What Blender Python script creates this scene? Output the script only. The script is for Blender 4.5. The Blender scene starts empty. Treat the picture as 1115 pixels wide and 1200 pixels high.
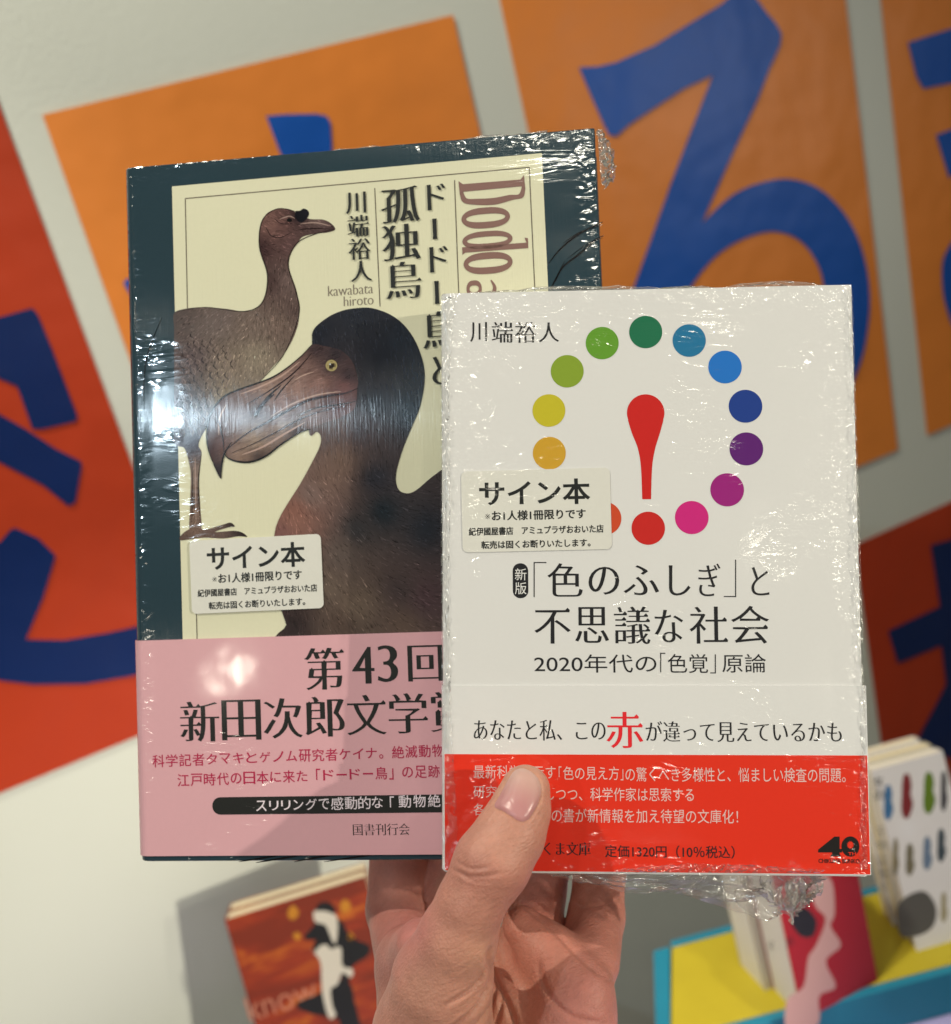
import bpy, bmesh, math, random
import numpy as np
from mathutils import Vector, Matrix
from mathutils.bvhtree import BVHTree
from mathutils.geometry import delaunay_2d_cdt

random.seed(7)
RNG = np.random.default_rng(7)
S = bpy.context.scene
COL = S.collection

# ------------------------------------------------------------------ camera
F = 1350.0                      # focal length in pixels of a 1115 x 1200 frame
EYE = Vector((0.0, 0.0, 1.40))
_dn = Vector((912, 3500, 1350)).normalized()           # gravity, seen from the camera
_rt = Vector((4013, -1577, 1350)); _rt = (_rt - _dn * _rt.dot(_dn)).normalized()   # along the wall
_nf = _rt.cross(_dn)                                    # into the wall


def wdir(c):
    c = Vector(c)
    return Vector((_rt.dot(c), _nf.dot(c), -_dn.dot(c)))


def wpt(c):
    return EYE + wdir(c)


def ray(px, py):
    return Vector(((px - 557.5) / F, (py - 600.0) / F, 1.0))


def P(px, py, d):
    return wpt(ray(px, py) * d)


cam = bpy.data.cameras.new('camera')
camo = bpy.data.objects.new('camera', cam)
COL.objects.link(camo)
cr, cu, cb = wdir((1, 0, 0)), wdir((0, -1, 0)), wdir((0, 0, -1))
camo.matrix_world = Matrix(((cr.x, cu.x, cb.x, EYE.x), (cr.y, cu.y, cb.y, EYE.y), (cr.z, cu.z, cb.z, EYE.z), (0, 0, 0, 1)))
cam.sensor_fit = 'HORIZONTAL'
cam.sensor_width = 36.0
cam.lens = 36.0 * F / 1115.0
cam.clip_start = 0.01
cam.clip_end = 50.0
cam.dof.use_dof = True
cam.dof.focus_distance = 0.296
cam.dof.aperture_fstop = 15.0
S.camera = camo

# ------------------------------------------------------------------ world, lamps, exposure
w = bpy.data.worlds.new('World')
S.world = w
w.use_nodes = True
bg = w.node_tree.nodes['Background']
# a dim shop interior, with scattered bright dots added overhead to make the film glint
_wn = w.node_tree
_g = _wn.nodes.new('ShaderNodeTexCoord')
_vo = _wn.nodes.new('ShaderNodeTexVoronoi'); _vo.inputs['Scale'].default_value = 5.5
_wn.links.new(_g.outputs['Generated'], _vo.inputs['Vector'])
_sx = _wn.nodes.new('ShaderNodeSeparateXYZ'); _wn.links.new(_g.outputs['Generated'], _sx.inputs[0])


def _wm(op, a, b, clamp=False):
    n = _wn.nodes.new('ShaderNodeMath'); n.operation = op; n.use_clamp = clamp
    for i, v in enumerate((a, b)):
        if isinstance(v, (int, float)):
            n.inputs[i].default_value = v
        else:
            _wn.links.new(v, n.inputs[i])
    return n.outputs[0]


_dot = _wm('MULTIPLY', _wm('SUBTRACT', 0.17, _vo.outputs['Distance']), 30.0, True)
_high = _wm('MULTIPLY', _wm('SUBTRACT', _sx.outputs[2], 0.60), 12.0, True)
_st = _wm('ADD', _wm('MULTIPLY', _wm('MULTIPLY', _dot, _high), 29.0), 0.045)
_wn.links.new(_st, bg.inputs[1])
bg.inputs[0].default_value = (1.0, 0.97, 0.82, 1)
S.view_settings.view_transform = 'Standard'
S.view_settings.look = 'None'
S.view_settings.exposure = 0.20
S.view_settings.gamma = 1.0
S.view_settings.use_curve_mapping = False
S.render.engine = 'CYCLES'
S.cycles.use_denoising = True
S.cycles.max_bounces = 8
S.cycles.transparent_max_bounces = 16
S.cycles.sample_clamp_indirect = 4.0


def lamp(name, at, to, dist, watts, col, rad, spot=None):
    d = bpy.data.lights.new(name, 'SPOT' if spot else 'POINT')
    d.energy = watts
    d.color = col
    d.shadow_soft_size = rad
    o = bpy.data.objects.new(name, d)
    COL.objects.link(o)
    base = wpt(at)
    dv = wdir(to).normalized()
    o.location = base + dv * dist
    if spot:
        d.spot_size = math.radians(spot[0])
        d.spot_blend = spot[1]
        o.rotation_euler = (-dv).to_track_quat('-Z', 'Y').to_euler()
    return o


WARM = (1.0, 0.93, 0.75)
lamp('spotlight_key', (0.02, 0.0, 0.31), (0.76, -0.17, -0.63), 2.3, 88, WARM, 0.022, (17, 0.6))
lamp('spotlight_behind', tuple(ray(1075, 620) * 0.290), (0.29, -0.112, -1.03), 2.6, 9, WARM, 0.020)
lamp('spotlight_band', tuple(ray(272, 792) * 0.322), (-0.461, 0.057, -0.923), 2.5, 0.5, WARM, 0.016)
lamp('spotlight_cool', tuple(ray(162, 495) * 0.328), (-0.534, -0.163, -0.883), 2.4, 21, (0.70, 0.88, 1.0), 0.016)
lamp('spotlight_wall', (-0.22, -0.20, 0.95), (-0.35, -0.62, -0.70), 1.5, 112, (1.0, 0.95, 0.78), 0.05, (54, 1.0))
lamp('spotlight_left', (0.02, 0.0, 0.31), (-0.62, -0.62, -0.55), 2.4, 82, WARM, 0.020, (18, 0.6))
lamp('spotlight_poster', tuple(ray(770, 95) * 1.0), (0.87, 0.07, -0.63), 2.6, 11, (1.0, 0.96, 0.85), 0.06, (15, 0.9))
lamp('spotlight_shelf', (-0.15, 0.34, 0.85), (0.62, -0.12, -0.77), 1.7, 66, WARM, 0.025, (24, 0.7))
for _d in ((0.36, -0.42, -1.03), (0.52, -0.10, -1.0), (-0.22, -0.52, -1.0), (-0.78, -0.30, -0.88), (0.10, -0.56, -1.0), (-0.74, 0.06, -0.9), (0.8, -0.6, -0.6)):
    lamp('added_glint_lamp', (0.0, 0.02, 0.30), _d, 2.7, 2.6, WARM, 0.030)  # weak lamps added around the viewer for more sparkle on the film
# further small lamps added behind the viewer to draw glints in the film along the front book's edges
_n = Vector((-0.0628, -0.062, -0.996)).normalized()
for _p, _e in (((900, 640), 0.8), ((1016, 470), 1.6), ((1022, 800), 1.6), ((512, 480), 1.6), ((512, 830), 1.6), ((620, 326), 1.4), ((840, 322), 1.4), ((760, 1040), 1.4)):
    _r = ray(*_p)
    lamp('added_glint_lamp', tuple(_r * 0.29), tuple(_r - 2 * _r.dot(_n) * _n), 2.9, _e, WARM, 0.022)


# ------------------------------------------------------------------ helpers
def srgb(c):
    return tuple((v / 255 / 12.92) if v / 255 <= 0.04045 else ((v / 255 + 0.055) / 1.055) ** 2.4 for v in c)


LIT = (0.66, 0.62, 0.48)        # how a perfectly white sheet shows on the books


def A(r, g, b):
    """surface colour of a thing that shows as this pixel value in the light that falls on the books"""
    l = srgb((r, g, b))
    return tuple(min(0.88, max(l[i] * 0.96 - 0.006, 0.003) / LIT[i]) for i in range(3))


def N(nt, typ, **kw):
    n = nt.nodes.new(typ)
    for k, v in kw.items():
        setattr(n, k, v)
    return n


def new_mat(name):
    m = bpy.data.materials.new(name)
    m.use_nodes = True
    nt = m.node_tree
    return m, nt, nt.nodes['Principled BSDF']


def math_node(nt, op, a, b=None, c=None, clamp=False):
    n = N(nt, 'ShaderNodeMath', operation=op, use_clamp=clamp)
    for i, v in enumerate((a, b, c)):
        if v is None:
            continue
        if isinstance(v, (int, float)):
            n.inputs[i].default_value = v
        else:
            nt.links.new(v, n.inputs[i])
    return n.outputs[0]


def noise_node(nt, vec, scale, detail=3.0, rough=0.55, mapping=None, dist=0.0):
    if mapping:
        mp = N(nt, 'ShaderNodeMapping')
        mp.inputs['Rotation'].default_value = (0, 0, mapping[1])
        mp.inputs['Scale'].default_value = mapping[0]
        nt.links.new(vec, mp.inputs['Vector'])
        vec = mp.outputs[0]
    n = N(nt, 'ShaderNodeTexNoise')
    n.inputs['Scale'].default_value = scale
    n.inputs['Detail'].default_value = detail
    n.inputs['Roughness'].default_value = rough
    n.inputs['Distortion'].default_value = dist
    nt.links.new(vec, n.inputs['Vector'])
    return n.outputs[0]


def film_normal(nt, w_, h_, kind):
    """height of the tight shrink film over a cover; returns a normal socket"""
    tc = N(nt, 'ShaderNodeTexCoord')
    ob = tc.outputs['Object']
    sep = N(nt, 'ShaderNodeSeparateXYZ')
    nt.links.new(ob, sep.inputs[0])
    u, v = sep.outputs[0], sep.outputs[1]
    ax = math_node(nt, 'SUBTRACT', w_ / 2, math_node(nt, 'ABSOLUTE', u))          # distance to the nearer side
    ay = math_node(nt, 'SUBTRACT', h_ / 2, math_node(nt, 'ABSOLUTE', math_node(nt, 'SUBTRACT', v, h_ / 2)))
    e = math_node(nt, 'MINIMUM', ax, ay)
    em = N(nt, 'ShaderNodeMapRange'); em.interpolation_type = 'SMOOTHSTEP'
    em.inputs[1].default_value = 0.0005; em.inputs[2].default_value = 0.0078
    em.inputs[3].default_value = 1.0 if kind == 'small' else 0.72; em.inputs[4].default_value = 0.0
    nt.links.new(e, em.inputs[0])
    # long soft folds, oblique
    n1 = noise_node(nt, ob, 1.0, 2.0, 0.5, ((80, 300, 100), math.radians(24)), 0.7)
    r1 = math_node(nt, 'ABSOLUTE', math_node(nt, 'SUBTRACT', n1, 0.5))
    r1 = math_node(nt, 'SUBTRACT', 1.0, math_node(nt, 'MULTIPLY', r1, 9.0), clamp=True)
    m1 = noise_node(nt, ob, 26.0, 2.0)
    m1 = math_node(nt, 'MULTIPLY', math_node(nt, 'SUBTRACT', m1, 0.45 if kind == 'small' else 0.56, clamp=True), 7.0, clamp=True)
    folds = math_node(nt, 'MULTIPLY', r1, m1)
    # crinkles along the edges
    n2 = noise_node(nt, ob, 1.0, 1.5, 0.5, ((200, 430, 300), math.radians(-20)), 0.5)
    crk = math_node(nt, 'MULTIPLY', n2, em.outputs[0])
    big = noise_node(nt, ob, 42.0, 2.0)
    # puckers along the top seam, running with the edge
    n3 = noise_node(nt, ob, 1.0, 3.0, 0.6, ((40, 300, 100), math.radians(5)), 0.8)
    tm = N(nt, 'ShaderNodeMapRange'); tm.interpolation_type = 'SMOOTHSTEP'
    tm.inputs[1].default_value = h_ - 0.022; tm.inputs[2].default_value = h_ - 0.006
    tm.inputs[3].default_value = 0.0; tm.inputs[4].default_value = 1.0 if kind == 'small' else 0.35
    nt.links.new(v, tm.inputs[0])
    folds = math_node(nt, 'MULTIPLY_ADD', math_node(nt, 'MULTIPLY', n3, tm.outputs[0]), 3.2, folds)
    h = math_node(nt, 'MULTIPLY_ADD', folds, 0.16, math_node(nt, 'MULTIPLY_ADD', crk, 0.9, math_node(nt, 'MULTIPLY', big, 0.40)))
    bp = N(nt, 'ShaderNodeBump')
    bp.inputs['Strength'].default_value = 1.0
    bp.inputs['Distance'].default_value = 0.00042
    nt.links.new(h, bp.inputs['Height'])
    return bp.outputs[0], ob


def print_mat(name, col, w_, h_, kind, linen=False, rough=0.5, attr=False, speck=0.06, alpha=1.0):
    m, nt, b = new_mat(name)
    nrm, ob = film_normal(nt, w_, h_, kind)
    nz = noise_node(nt, ob, 900.0, 3.0)
    nz2 = noise_node(nt, ob, 30.0, 2.0)
    f = math_node(nt, 'MULTIPLY_ADD', nz, speck, math_node(nt, 'MULTIPLY_ADD', nz2, speck, 1.0 - speck))
    mx = N(nt, 'ShaderNodeVectorMath', operation='SCALE')
    if attr:
        at = N(nt, 'ShaderNodeVertexColor'); at.layer_name = 'Col'
        nt.links.new(at.outputs[0], mx.inputs[0])
    else:
        mx.inputs[0].default_value = col
    nt.links.new(f, mx.inputs['Scale'])
    nt.links.new(mx.outputs[0], b.inputs['Base Color'])
    b.inputs['Roughness'].default_value = rough
    b.inputs['Specular IOR Level'].default_value = 0.3
    b.inputs['Coat Weight'].default_value = 1.0
    b.inputs['Coat Roughness'].default_value = 0.075
    b.inputs['Coat IOR'].default_value = 1.75
    nt.links.new(nrm, b.inputs['Coat Normal'])
    if linen:                                           # fine upright ribs of the laid paper
        ln = noise_node(nt, ob, 1.0, 1.0, 0.5, ((2300, 90, 100), 0.0))
        bp = N(nt, 'ShaderNodeBump')
        bp.inputs['Strength'].default_value = 1.0
        bp.inputs['Distance'].default_value = 0.00005
        nt.links.new(ln, bp.inputs['Height'])
        nt.links.new(bp.outputs[0], b.inputs['Normal'])
        b.inputs['Roughness'].default_value = 0.145
        b.inputs['Specular IOR Level'].default_value = 0.27
        b.inputs['Anisotropic'].default_value = 1.0
        tg = N(nt, 'ShaderNodeCombineXYZ')
        for i in range(3):
            tg.inputs[i].default_value = dpl.x[i]
        nt.links.new(tg.outputs[0], b.inputs['Tangent'])
    if alpha < 1:
        b.inputs['Alpha'].default_value = alpha
    return m


def plain_mat(name, col, rough=0.6, coat=0.0, noise=0.05, nscale=40.0, bump=0.0, bscale=300.0, spec=0.4):
    m, nt, b = new_mat(name)
    tc = N(nt, 'ShaderNodeTexCoord')
    nz = noise_node(nt, tc.outputs['Object'], nscale, 4.0)
    f = math_node(nt, 'MULTIPLY_ADD', nz, 2 * noise, 1.0 - noise)
    mx = N(nt, 'ShaderNodeVectorMath', operation='SCALE')
    mx.inputs[0].default_value = col
    nt.links.new(f, mx.inputs['Scale'])
    nt.links.new(mx.outputs[0], b.inputs['Base Color'])
    b.inputs['Roughness'].default_value = rough
    b.inputs['Specular IOR Level'].default_value = spec
    b.inputs['Coat Weight'].default_value = coat
    b.inputs['Coat Roughness'].default_value = 0.15
    if bump:
        bp = N(nt, 'ShaderNodeBump')
        bp.inputs['Distance'].default_value = bump
        nt.links.new(noise_node(nt, tc.outputs['Object'], bscale, 3.0), bp.inputs['Height'])
        nt.links.new(bp.outputs[0], b.inputs['Normal'])
    return m


def pages_mat(name, col):
    m, nt, b = new_mat(name)
    tc = N(nt, 'ShaderNodeTexCoord')
    n = noise_node(nt, tc.outputs['Object'], 1.0, 2.0, 0.6, ((30, 30, 4000), 0.0))
    f = math_node(nt, 'MULTIPLY_ADD', n, 0.30, 0.82)
    mx = N(nt, 'ShaderNodeVectorMath', operation='SCALE')
    mx.inputs[0].default_value = col
    nt.links.new(f, mx.inputs['Scale'])
    nt.links.new(mx.outputs[0], b.inputs['Base Color'])
    b.inputs['Roughness'].default_value = 0.8
    return m


def link(o, parent=None, label=None, cat=None, group=None, kind=None):
    COL.objects.link(o)
    if parent:
        o.parent = parent
    for k, v in (('label', label), ('category', cat), ('group', group), ('kind', kind)):
        if v:
            o[k] = v
    return o


def empty(name, matrix, label, cat, group=None):
    o = bpy.data.objects.new(name, None)
    o.empty_display_size = 0.02
    o.matrix_world = matrix
    return link(o, None, label, cat, group)


def mesh_obj(name, verts, faces, mat, parent=None, smooth=False, **kw):
    me = bpy.data.meshes.new(name)
    me.from_pydata([tuple(v) for v in verts], [], [tuple(int(i) for i in f) for f in faces])
    me.update()
    for m in (mat if isinstance(mat, (list, tuple)) else [mat]):
        me.materials.append(m)
    if smooth:
        me.polygons.foreach_set('use_smooth', [True] * len(me.polygons))
    return link(bpy.data.objects.new(name, me), parent, **kw)


def fill_loops(loops):
    """2D outlines (holes and overlaps allowed, filled where the winding is not zero) -> verts, faces"""
    P_, E_ = [], []
    for lp in loops:
        o = len(P_)
        P_ += [Vector((q[0], q[1])) for q in lp]
        E_ += [(o + i, o + (i + 1) % len(lp)) for i in range(len(lp))]
    ext = max((p - P_[0]).length for p in P_) or 1.0
    sc = 1.0 / ext
    base_ = P_[0].copy()
    v, e, f, _, _, _ = delaunay_2d_cdt([(p - base_) * sc for p in P_], E_, [], 0, 1e-6)
    V = np.array([tuple(q) for q in v])
    if not len(f):
        return [], []
    T_ = np.array([list(t)[:3] for t in f])
    C_ = V[T_].mean(1)
    wn = np.zeros(len(C_), int)
    for lp in loops:
        q = (np.array([(x[0], x[1]) for x in lp]) - np.array(base_)) * sc
        r = np.roll(q, -1, 0)
        for (x0, y0), (x1, y1) in zip(q, r):
            if y0 == y1:
                continue
            xi = x0 + (C_[:, 1] - y0) * (x1 - x0) / (y1 - y0)
            up = (y0 <= C_[:, 1]) & (C_[:, 1] < y1) & (xi > C_[:, 0])
            dn = (y1 <= C_[:, 1]) & (C_[:, 1] < y0) & (xi > C_[:, 0])
            wn += up.astype(int) - dn.astype(int)
    k = wn != 0
    T_ = T_[k]
    a2 = (V[T_[:, 1]] - V[T_[:, 0]]); b2 = (V[T_[:, 2]] - V[T_[:, 0]])
    fl = a2[:, 0] * b2[:, 1] - a2[:, 1] * b2[:, 0] < 0
    T_[fl] = T_[fl][:, ::-1]
    used, inv = np.unique(T_, return_inverse=True)
    V = V[used] / sc + np.array(base_)
    return [tuple(x) for x in V], inv.reshape(-1, 3).tolist()


def spline(pts, n=6, closed=True):
    """Catmull-Rom through the points"""
    out = []
    L = len(pts)
    rng = range(L) if closed else range(L - 1)
    for i in rng:
        if closed:
            p = [np.array(pts[(i + k) % L], float) for k in (-1, 0, 1, 2)]
        else:
            p = [np.array(pts[min(max(i + k, 0), L - 1)], float) for k in (-1, 0, 1, 2)]
        for j in range(n):
            t = j / n
            q = 0.5 * (2 * p[1] + (p[2] - p[0]) * t + (2 * p[0] - 5 * p[1] + 4 * p[2] - p[3]) * t * t + (3 * p[1] - p[0] - 3 * p[2] + p[3]) * t ** 3)
            out.append((q[0], q[1]))
    if not closed:
        out.append(tuple(pts[-1]))
    return out


# ------------------------------------------------------------------ lettering
_cache = {}


def text_loops(s):
    if s in _cache:
        return _cache[s]
    c = bpy.data.curves.new('t', 'FONT')
    c.body = s
    o = bpy.data.objects.new('t', c)
    COL.objects.link(o)
    dg = bpy.context.evaluated_depsgraph_get()
    cu_ = o.evaluated_get(dg).to_curve(dg)
    loops = []
    for sp in cu_.splines:
        bz = sp.bezier_points
        n = len(bz)
        lp = []
        for i in range(n):
            a, b = bz[i], bz[(i + 1) % n]
            p0, p1, p2, p3 = [np.array(x[:2]) for x in (a.co, a.handle_right, b.handle_left, b.co)]
            ch = p3 - p0
            L = np.linalg.norm(ch)
            lp.append(tuple(p0))
            if L < 1e-6:
                lp.pop()
                continue
            nn = np.array((-ch[1], ch[0])) / L
            dev = max(abs((p1 - p0) @ nn), abs((p2 - p0) @ nn))
            if dev > 0.004:
                k = 5 if dev > 0.02 else 3
                for j in range(1, k):
                    t = j / k
                    lp.append(tuple((1 - t) ** 3 * p0 + 3 * (1 - t) ** 2 * t * p1 + 3 * (1 - t) * t * t * p2 + t ** 3 * p3))
        if len(lp) > 2:
            loops.append(lp)
    o.evaluated_get(dg).to_curve_clear()
    bpy.data.objects.remove(o)
    bpy.data.curves.remove(c)
    _cache[s] = loops
    return loops


def restyle(loops, bx, by, serif=False):
    """thicken (or thin) upright strokes by bx and level strokes by by; serif adds the small triangles of a Ming face"""
    if not loops:
        return loops
    big = max(loops, key=lambda l: (max(p[0] for p in l) - min(p[0] for p in l)) * (max(p[1] for p in l) - min(p[1] for p in l)))
    area = sum(big[i][0] * big[(i + 1) % len(big)][1] - big[(i + 1) % len(big)][0] * big[i][1] for i in range(len(big)))
    sg = 1.0 if area > 0 else -1.0
    out = []
    for lp in loops:
        L = len(lp)
        p = np.array(lp)
        e = np.roll(p, -1, 0) - p
        ln = np.linalg.norm(e, axis=1)
        ok = ln > 1e-9
        e[ok] /= ln[ok][:, None]
        nrm = np.stack([e[:, 1], -e[:, 0]], 1) * sg        # outward normal of edge i (i -> i+1)
        pn = np.roll(nrm, 1, 0)
        dt = (nrm * pn).sum(1)
        av = nrm + pn
        al = np.maximum(np.linalg.norm(av, axis=1), 1e-6)
        vn = np.where((dt > 0.5)[:, None], av / al[:, None], np.clip(av, -1, 1))
        q = p + vn * np.array([bx, by])
        pts = [tuple(x) for x in q]
        if serif:
            ins = {}
            for i in range(L):
                if nrm[i][0] > 0.93 and 0.04 < ln[i] < 0.115:
                    a, b = (i - 1) % L, (i + 1) % L
                    if abs(nrm[a][1]) > 0.93 and abs(nrm[b][1]) > 0.93 and ln[a] > 0.14 and ln[b] > 0.14:
                        top = i if p[i][1] > p[b][1] else b
                        ins[top] = (q[top][0], q[top][1], top == b)
            if ins:
                pts = []
                for i in range(L):
                    if i in ins:
                        x, y, fromcap = ins[i]
                        tri = [(x + 0.012, y - 0.002), (x - 0.045, y + 0.058), (x - 0.105, y)]
                        pts += tri if fromcap else tri[::-1]
                    else:
                        pts.append(tuple(q[i]))
        out.append(pts)
    return out


STYLES = {'gothic': (0, 0, False), 'light': (-0.010, -0.008, False), 'medium': (0.008, 0.007, False), 'bold': (0.025, 0.020, False),
          'ming': (0.010, -0.0125, True), 'mingbold': (0.020, -0.017, True), 'mingmid': (0.005, -0.019, True)}


class Plane:
    """the flat front of a book (or a poster): turns photo measurements into the plane's own u, v in metres"""

    def __init__(self, origin, ux, uy):
        self.o, self.x, self.y = Vector(origin), Vector(ux).normalized(), Vector(uy).normalized()
        self.n = self.x.cross(self.y)

    def uv(self, px, py):
        d = wdir(ray(px, py))
        t = (self.o - EYE).dot(self.n) / d.dot(self.n)
        q = EYE + d * t - self.o
        return (q.dot(self.x), q.dot(self.y))

    def size(self, px, py):
        a, b = self.uv(px - 10, py), self.uv(px + 10, py)
        c, d = self.uv(px, py - 10), self.uv(px, py + 10)
        return abs(b[0] - a[0]) / 20, abs(c[1] - d[1]) / 20

    def loop(self, pts):
        return [self.uv(*p) for p in pts]

    def matrix(self):
        m = Matrix.Identity(4)
        for i, v in enumerate((self.x, self.y, self.n, self.o)):
            for k in range(3):
                m[k][i] = v[k]
        return m


def place_text(pl, items):
    """items: (text, cx, cy, w_px, h_px, style[, turn]) -> verts, faces in the plane"""
    V, Fc = [], []
    for it in items:
        s, cx, cy, wp, hp, st = it[:6]
        turn = it[6] if len(it) > 6 else 0
        lp = restyle(text_loops(s), *STYLES[st])
        if turn:
            lp = [[(y, -x) for x, y in l] for l in lp]
        xs = [q[0] for l in lp for q in l]
        ys = [q[1] for l in lp for q in l]
        x0, x1, y0, y1 = min(xs), max(xs), min(ys), max(ys)
        su, sv = pl.size(cx, cy)
        c = pl.uv(cx, cy)
        kx = wp * su / max(x1 - x0, 1e-6)
        ky = hp * sv / max(y1 - y0, 1e-6)
        v, f = fill_loops([[(c[0] + (x - (x0 + x1) / 2) * kx, c[1] + (y - (y0 + y1) / 2) * ky) for x, y in l] for l in lp])
        o = len(V)
        V += v
        Fc += [[i + o for i in q] for q in f]
    return V, Fc


def flat(name, loops, z, mat, parent, **kw):
    v, f = fill_loops(loops)
    return mesh_obj(name, [(a, b, z) for a, b in v], f, mat, parent, **kw)


def lettering(name, pl, items, z, mat, parent, **kw):
    v, f = place_text(pl, items)
    return mesh_obj(name, [(a, b, z) for a, b in v], f, mat, parent, **kw)


def circle(cx, cy, r, n=48, ry=None):
    return [(cx + r * math.cos(2 * math.pi * i / n), cy + (ry or r) * math.sin(2 * math.pi * i / n)) for i in range(n)]


def round_rect(x0, y0, x1, y1, r, n=6):
    out = []
    for cx, cy, a in ((x1 - r, y1 - r, 0), (x0 + r, y1 - r, 90), (x0 + r, y0 + r, 180), (x1 - r, y0 + r, 270)):
        for i in range(n + 1):
            t = math.radians(a + 90 * i / n)
            out.append((cx + r * math.cos(t), cy + r * math.sin(t)))
    return out


def prism(loop, z0, z1):
    n = len(loop)
    v = [(x, y, z0) for x, y in loop] + [(x, y, z1) for x, y in loop]
    f = [list(range(n))[::-1], [n + i for i in range(n)]] + [[i, (i + 1) % n, n + (i + 1) % n, n + i] for i in range(n)]
    return v, f


def box(x0, x1, y0, y1, z0, z1):
    return prism([(x0, y0), (x1, y0), (x1, y1), (x0, y1)], z0, z1)


def bevel(o, wd, seg=2):
    b = o.modifiers.new('bevel', 'BEVEL')
    b.width = wd
    b.segments = seg
    b.limit_method = 'ANGLE'
    b.angle_limit = math.radians(40)


def wrap(w_, h0, h1, t, th, r, seg=7):
    """a cover or paper band: front, rounded spine on the left and back, as one bent sheet. Front at z=0."""
    prof = [(w_ / 2, 0.0)]
    for i in range(seg + 1):
        a = math.radians(90 + 90 * i / seg)
        prof.append((-w_ / 2 + r + r * math.cos(a), -r + r * math.sin(a)))
    for i in range(seg + 1):
        a = math.radians(180 + 90 * i / seg)
        prof.append((-w_ / 2 + r + r * math.cos(a), -t + r + r * math.sin(a)))
    prof.append((w_ / 2, -t))
    inner = []
    ri = max(r - th, 0.0002)
    inner.append((w_ / 2, -th))
    for i in range(seg + 1):
        a = math.radians(90 + 90 * i / seg)
        inner.append((-w_ / 2 + r + ri * math.cos(a), -r + ri * math.sin(a)))
    for i in range(seg + 1):
        a = math.radians(180 + 90 * i / seg)
        inner.append((-w_ / 2 + r + ri * math.cos(a), -t + r + ri * math.sin(a)))
    inner.append((w_ / 2, -t + th))
    n = len(prof)
    V = [(x, h0, z) for x, z in prof] + [(x, h1, z) for x, z in prof] + [(x, h0, z) for x, z in inner] + [(x, h1, z) for x, z in inner]
    Fc = []
    for i in range(n - 1):
        Fc.append([i, i + 1, n + i + 1, n + i])
        Fc.append([2 * n + i, 3 * n + i, 3 * n + i + 1, 2 * n + i + 1])
        Fc.append([i, 2 * n + i, 2 * n + i + 1, i + 1])
        Fc.append([n + i, n + i + 1, 3 * n + i + 1, 3 * n + i])
    Fc.append([0, n, 3 * n, 2 * n])
    Fc.append([n - 1, 3 * n - 1, 4 * n - 1, 2 * n - 1])
    return V, [f[::-1] for f in Fc]


def rodrigues(r):
    r = Vector(r)
    return Matrix.Rotation(r.length, 3, r.normalized())


def book_plane(rv, t, h):
    R = rodrigues(rv)
    t = Vector(t)
    ux, uy = wdir(R @ Vector((1, 0, 0))), wdir(R @ Vector((0, -1, 0)))
    return Plane(wpt(t) - uy.normalized() * h / 2, ux, uy)


# ------------------------------------------------------------------ the shop wall, floor and posters
WY = 0.843
M_wall = plain_mat('wall_paint', (0.62, 0.64, 0.585), 0.55, noise=0.03, nscale=6, bump=0.0002, bscale=260)
wv, wf = box(-1.6, 2.2, WY, WY + 0.08, -0.02, 2.3)
mesh_obj('wall', wv, wf, M_wall, label='pale greenish white shop wall behind the orange and red posters', cat='wall')
fv, ff = box(-3, 3, -3, WY - 0.002, -0.05, 0)
mesh_obj('floor', fv, ff, plain_mat('floor_vinyl', (0.22, 0.20, 0.17), 0.5), kind='structure')

wallplane = Plane((0, WY, 1.40), (1, 0, 0), (0, 0, 1))


def poster_mat(name, col):
    m, nt, b = new_mat(name)
    tc = N(nt, 'ShaderNodeTexCoord')
    nz = noise_node(nt, tc.outputs['Object'], 9.0, 3.0)
    f = math_node(nt, 'MULTIPLY_ADD', nz, 0.10, 0.95)
    mx = N(nt, 'ShaderNodeVectorMath', operation='SCALE')
    mx.inputs[0].default_value = col
    nt.links.new(f, mx.inputs['Scale'])
    nt.links.new(mx.outputs[0], b.inputs['Base Color'])
    b.inputs['Roughness'].default_value = 0.34
    b.inputs['Specular IOR Level'].default_value = 0.45
    bp = N(nt, 'ShaderNodeBump')
    bp.inputs['Distance'].default_value = 0.004
    bp.inputs['Strength'].default_value = 0.5
    nt.links.new(noise_node(nt, tc.outputs['Object'], 14.0, 2.0), bp.inputs['Height'])
    nt.links.new(bp.outputs[0], b.inputs['Normal'])
    return m


M_orange = poster_mat('poster_orange', (0.76, 0.235, 0.040))
M_red = poster_mat('poster_red', (0.43, 0.040, 0.010))
M_blue = poster_mat('poster_blue', (0.006, 0.085, 0.42))
M_navy = poster_mat('poster_navy', (0.001, 0.016, 0.10))


def poster(x0, x1, z0, z1, mat, label, letters, lmat):
    ox, oz = (x0 + x1) / 2, (z0 + z1) / 2
    root = empty('poster', Matrix.Translation((ox, WY, 1.40 + oz)), label, 'poster', 'letter posters on the wall')
    # the sheet bulges a little off the wall
    nx, nz = 14, 18
    V, Fc = [], []
    for j in range(nz + 1):
        for i in range(nx + 1):
            a, b = i / nx, j / nz
            V.append((x0 - ox + (x1 - x0) * a, -0.0015 - 0.0004 * math.sin(math.pi * a) * math.sin(math.pi * b), z0 - oz + (z1 - z0) * b))
    for j in range(nz):
        for i in range(nx):
            k = j * (nx + 1) + i
            Fc.append([k, k + 1, k + nx + 2, k + nx + 1])
    sh = mesh_obj('sheet', V, Fc, mat, root)
    so = sh.modifiers.new('solid', 'SOLIDIFY'); so.thickness = 0.0004
    for lp in letters:
        pts = wallplane.loop(lp)
        v, f = fill_loops([[(x - ox, z - oz) for x, z in pts]])
        mesh_obj('letter', [(a, -0.0026, b) for a, b in v], f, lmat, root)
    return root


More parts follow.
